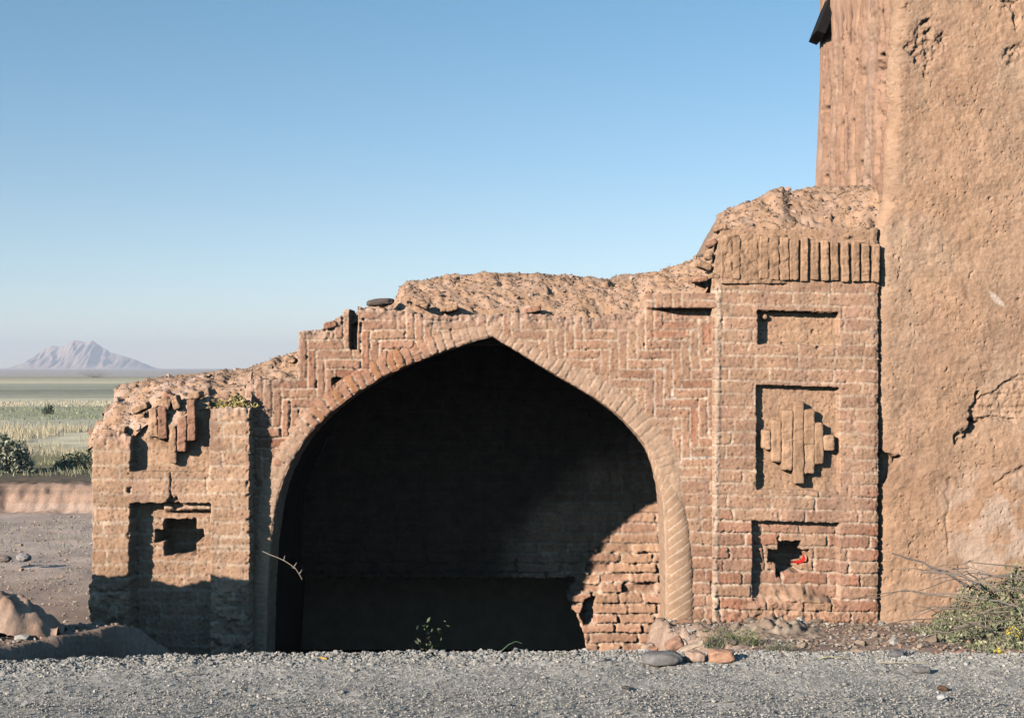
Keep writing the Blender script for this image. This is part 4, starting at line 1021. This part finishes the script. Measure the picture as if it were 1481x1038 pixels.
def twig():
    parts = []; x, y, z = pw(393, 803, 10.35)
    p = [pw(380, 797, 10.85), pw(391, 802, 10.45), pw(402, 806, 10.4), pw(414, 812, 10.35), pw(427, 821, 10.3), pw(434, 832, 10.25), pw(437, 838, 10.22)]
    parts.append(tube(p, .0038, .002, (.30, .25, .19)))
    for a, b in (((410, 810), (412, 803)), ((425, 819), (429, 813)), ((427, 821), (421, 820)), ((433, 829), (437, 823))):
        parts.append(tube([pw(*a, 10.33), pw((a[0]+b[0])/2, (a[1]+b[1])/2+.5, 10.33), pw(*b, 10.32)], .003, .0012, (.55, .48, .38)))
    P, Q, C = join(parts); P = P - np.array((x, y, z))
    o = link('dry_twig', fast_mesh('dry_twig', P, Q, C), M_PLANT, None, label='bare pale twig sticking out of the left pier across the arch jamb', category='twig'); o.location = (x, y, z)
twig()
def straw():
    x, y, z = pw(338, 589, 10.95); n = 900
    q = np.stack([RNG.normal(0, .085, n).clip(-.17, .19), RNG.uniform(-.06, .12, n), 0*np.zeros(n)], 1)
    q[:, 2] = RNG.random(n) * (.075 * np.exp(-((q[:, 0] - .02) / .07) ** 2) + .02)
    d = [leaves(q, RNG.uniform(.006, .022, n), np.array([(.62, .47, .16), (.70, .58, .30), (.52, .36, .11)])[RNG.integers(0, 3, n)], .15)]
    for i in range(60):
        a = (random.uniform(-.17, .17), random.uniform(-.06, .1), random.uniform(0, .03)); b = (a[0] + random.uniform(-.07, .07), a[1] + random.uniform(-.05, .05), a[2] + random.uniform(-.01, .05))
        d.append(tube(curve(a, b, .02, 5, .002), .003, .002, (.65, .5, .18), 4))
    P, Q, C = join(d); o = link('straw_bundle', fast_mesh('straw_bundle', P, Q, C, False), M_PLANT, None, label='yellow dry straw lying on top of the left pier', category='straw'); o.location = (x, y, z)
straw()
def redrag():
    c = np.array(pw(1150, 806, 11.10)); th = np.linspace(-2.3, .35, 22); w = np.linspace(-1, 1, 7)
    P = []
    for t in th:
        for k in w:
            r = .078 + .012 * k * math.sin((t + 2.3) * 1.18) 
            P.append((math.cos(t) * r * .9 - .0, .02 * math.sin(3 * t) - .02 * k, math.sin(t) * r * .62 + .01))
    P = np.array(P); q = grid_faces(22, 7, None)
    P, q, C = skirt(P, q, np.zeros_like(P), (0, .006, 0))
    o = link('red_rag', fast_mesh('red_rag', P, q), M_REDC, None, label='curled red rag stuffed in the hole of the right pier', category='rag'); o.location = c
redrag()
def stalks():
    L = [((1270, 963), (1340, 965), 7.62, (.55, .42, .20), 'long straw coloured stalk lying on the road below the mud tower'), ((1186, 959), (1226, 961), 7.72, (.50, .40, .12), 'short yellow stalk lying on the gravel below the right pier'),
         ((760, 952), (822, 957), 7.85, (.60, .46, .12), 'yellow stalk on the gravel edge before the dark arch'), ((250, 979), (280, 981), 7.35, (.50, .40, .26), 'short pale stick lying on the road at the left')]
    for a, b, Y, c, lab in L:
        A = np.array(pw(*a, Y)); A[2] = .03; B = np.array(pw(*b, Y)); B[2] = .03
        P, Q, C = tube(curve(A, B, .02, 8, .003), .0042, .002, tuple(.55 * v + .14 for v in c))
        o = link('dry_stalk', fast_mesh('dry_stalk', P - A, Q, C), M_PLANT, None, label=lab, category='dry stalk', group='dry stalks on the gravel'); o.location = A
    stone('leaf_scrap', 466, 955, 7.86, (.026, .02, .014), (.60, .34, .08), 'orange brown leaf scrap on the gravel edge left of the arch centre', 'leaf', 21, 0, .3, .2)
stalks()

# ---- fields on the left
def bush(name, px, py, Y, w, h, n, cols, label, seed):
    x, y, z = pw(px, py, Y); rs = np.random.default_rng(seed)
    st = []
    for i in range(46):
        a = rs.uniform(0, 6.28); r = w * .5 * rs.random() ** .6
        b = (r * .15 * math.cos(a), r * .15 * math.sin(a), 0); e = (r * math.cos(a), r * math.sin(a), h * (1 - .5 * (r / (w*.5)) ** 2) * rs.uniform(.75, 1.02))
        st.append(tube(curve(b, e, .06, 7, .01), .012, .003, (.14, .11, .075), 5))
    u = rs.standard_normal((n, 3)); u /= np.linalg.norm(u, axis=1, keepdims=True); u[:, 2] = np.abs(u[:, 2]); rr = rs.random(n) ** .4
    lump = 1 + .35 * fbm(u[:, 0] * 10, u[:, 1] * 10 + u[:, 2] * 7, 5, 3, seed)
    p = u * rr[:, None] * np.array((w * .5, w * .45, h)) * lump[:, None]
    cl = fbm(p[:, 0] * 100, p[:, 1] * 70 + p[:, 2] * 100, 22, 2, seed + 3); k = cl > -.25; p = p[k]; cl = cl[k]
    c = np.array(cols)[rs.integers(0, len(cols), len(p))]
    P, Q, C = leaves(p, rs.uniform(.02, .055, len(p)), c)
    root = empty(name, (x, y, z), label=label, category='bush', group='bushes in the field')
    link('foliage', fast_mesh('foliage', P, Q, C, False), M_PLANT, root)
    P, Q, C = join(st); link('stems', fast_mesh('stems', P, Q, C), M_PLANT, root)
SG = [(.32, .32, .20), (.40, .39, .26), (.48, .46, .33), (.22, .23, .14)]
bush('bush', 10, 689, 28.0, 1.15, .80, 9000, SG, 'large grey green bush above the reddish bank at the left edge', 31)
bush('bush', 112, 676, 29.0, .9, .34, 3200, [(.26, .29, .15), (.34, .35, .2), (.42, .4, .25)], 'low green bush beyond the bank close beside the left pier', 32)
bush('bush', 70, 600, 63.0, .6, .55, 700, [(.05, .09, .05), (.07, .11, .06)], 'dark little bush in the green field strip', 35)
bush('bush', 140, 546, 285.0, 9.0, 2.0, 900, [(.08, .10, .07), (.1, .12, .08)], 'far row of dark bushes below the mountain', 36)
def grass():
    parts = []
    def strip(y0, y1, n, h0, h1, cols, xr=(-.62, -.22), w=.010, clump=8):
        y = RNG.uniform(y0, y1, n); x = y * RNG.uniform(*xr, n); k = fbm(x * 10, y * 10, clump * 3, 3, int(y0)) > -.08
        x = x[k]; y = y[k]; n = len(x)
        parts.append(blades(np.stack([x, y, gz(x, y) - .02], 1), RNG.uniform(h0, h1, n), w * RNG.uniform(.6, 1.3, n) * (y / 36), RNG.uniform(.05, .6, n), np.array(cols)[RNG.integers(0, len(cols), n)], colvar=.15))
    ST = [(.70, .57, .35), (.76, .63, .42), (.60, .48, .29)]; GN = [(.32, .33, .18), (.40, .39, .23)]
    strip(33, 37, 8000, .06, .22, ST, w=.0045); strip(39, 48, 34000, .10, .36, ST, w=.0045); strip(26.5, 31, 2600, .06, .2, GN + [(.3, .25, .15)]); strip(52, 72, 9000, .06, .18, GN, w=.008)
    strip(74, 86, 9000, .08, .2, ST, w=.006)
    strip(19, 23, 4200, .03, .13, GN + [(.4, .36, .24)], w=.006, clump=3); strip(15.2, 17.6, 1500, .03, .11, [(.42, .34, .2), (.5, .4, .24)], w=.005)
    P, Q, C = join(parts)
    link('field_grass', fast_mesh('field_grass', P, Q, C, False), M_PLANT, None, kind='stuff', label='dry yellow and green grass of the fields behind the left pier', category='grass')
grass()

# ---- lone mountain on the plain
def mountain():
    D = 3000.0; k = D / F
    prof = [(-40,0),(10,1),(30,4),(48,17),(64,31),(75,35),(86,33),(95,35),(102,41),(108,43),(122,40),(134,42),(146,34),(158,26),(170,22),(183,18),(198,13),(210,8),(224,1),(245,0)]
    us = np.linspace(-40, 245, 300); vs = np.linspace(-1, 1, 150)
    U, V = np.meshgrid(us, vs)
    h = ip(U, prof) * k
    X = (U - CX) * k; Y = D + V * 130
    prf = (1 - np.abs(V) ** 1.15)
    gul = np.abs(fbm(U + 10 * V, V * 14, 26, 3, 701)); gul2 = np.abs(fbm(U - 6*V, V * 8, 11, 3, 702))
    z = h * prf * (1 - .0) - (24 * gul + 13 * gul2) * np.clip(h / 50, 0, 1) * (np.abs(V)) ** .6 * (1 - np.abs(V)) * 2.2
    z = z - 1.2
    c = clerp(np.broadcast_to(np.array((.46, .31, .25)), U.shape + (3,)), np.array((.56, .41, .33)), ss(-.4, .5, fbm(U, V * 40, 20, 4, 703)))
    link('mountain', fast_mesh('mountain', np.stack([X, Y, z], -1).reshape(-1, 3), grid_faces(150, 300, None), c.reshape(-1, 3)), mat_attr('bare_rock', vscale=.02, var=.15, bump=.2, bscale=.3), None, kind='structure')
mountain()

# ---- haze over the plain
def haze(density=.00040):
    me = bpy.data.meshes.new('haze'); x, y0, y1, z0, z1 = 4050, -4050, 4050, -3.2, 75
    V = [(-x,y0,z0),(x,y0,z0),(x,y1,z0),(-x,y1,z0),(-x,y0,z1),(x,y0,z1),(x,y1,z1),(-x,y1,z1)]
    me.from_pydata(V, [], [(3,2,1,0),(4,5,6,7),(0,1,5,4),(1,2,6,5),(2,3,7,6),(3,0,4,7)])
    m = bpy.data.materials.new('haze'); m.use_nodes = True; n = m.node_tree.nodes; n.clear()
    o = n.new('ShaderNodeOutputMaterial'); v = n.new('ShaderNodeVolumePrincipled'); v.inputs['Density'].default_value = density; v.inputs['Color'].default_value = (.84, .88, .99, 1); v.inputs['Anisotropy'].default_value = .0
    m.node_tree.links.new(v.outputs[0], o.inputs['Volume'])
    link('haze', me, m, None, kind='stuff', label='thin pale haze over the far plain', category='haze')
haze()

# ================================================================== LIGHT, SKY, CAMERA
to_sun = Vector((-1.0, -1.0, .49)).normalized()
el = math.asin(to_sun.z); az = math.atan2(to_sun.x, to_sun.y)
w = bpy.data.worlds.new('World'); SC.world = w; w.use_nodes = True; n = w.node_tree.nodes; l = w.node_tree.links
sky = n.new('ShaderNodeTexSky'); sky.sky_type = 'NISHITA'; sky.sun_disc = False; sky.sun_elevation = el; sky.sun_rotation = az
sky.air_density = 1.0; sky.dust_density = 0.0; sky.ozone_density = 3.0; sky.altitude = 1200
bg = n['Background']; bg.inputs['Strength'].default_value = .087; tint = n.new('ShaderNodeVectorMath'); tint.operation = 'MULTIPLY'; l.new(sky.outputs[0], tint.inputs[0]); l.new(tint.outputs[0], bg.inputs['Color'])
tcw = n.new('ShaderNodeTexCoord'); sxw = n.new('ShaderNodeSeparateXYZ'); l.new(tcw.outputs['Generated'], sxw.inputs[0])
rw = n.new('ShaderNodeValToRGB'); l.new(sxw.outputs['Z'], rw.inputs[0]); ew = rw.color_ramp.elements
ew[0].position = 0.0; ew[0].color = (.92, .88, .96, 1); ew[1].position = .27; ew[1].color = (.71, .915, .86, 1)
k = ew.new(.10); k.color = (.89, .875, .84, 1)
tw2 = n.new('ShaderNodeVectorMath'); tw2.operation = 'SCALE'; tw2.inputs['Scale'].default_value = 1.22; l.new(rw.outputs[0], tw2.inputs[0]); l.new(tw2.outputs[0], tint.inputs[1])
sd = bpy.data.lights.new('sun', 'SUN'); sd.energy = 4.6; sd.angle = R(.5); sd.color = (1.0, .93, .845)
so = bpy.data.objects.new('sun', sd); COL.objects.link(so); so.rotation_euler = to_sun.to_track_quat('Z', 'Y').to_euler(); so.location = (-10, -10, 12)
cd = bpy.data.cameras.new('camera'); cam = bpy.data.objects.new('camera', cd); COL.objects.link(cam)
cam.location = (0, 0, EYE); cam.rotation_euler = (R(90), 0, 0); cd.sensor_width = 36; cd.lens = F / 1481 * 36; cd.shift_y = 13 / 1481; cd.clip_end = 12000; cd.clip_start = .05
SC.camera = cam
SC.view_settings.view_transform = 'Standard'; SC.view_settings.look = 'None'; SC.view_settings.gamma = 1; SC.view_settings.exposure = .62
SC.cycles.max_bounces = 3; SC.cycles.diffuse_bounces = 0
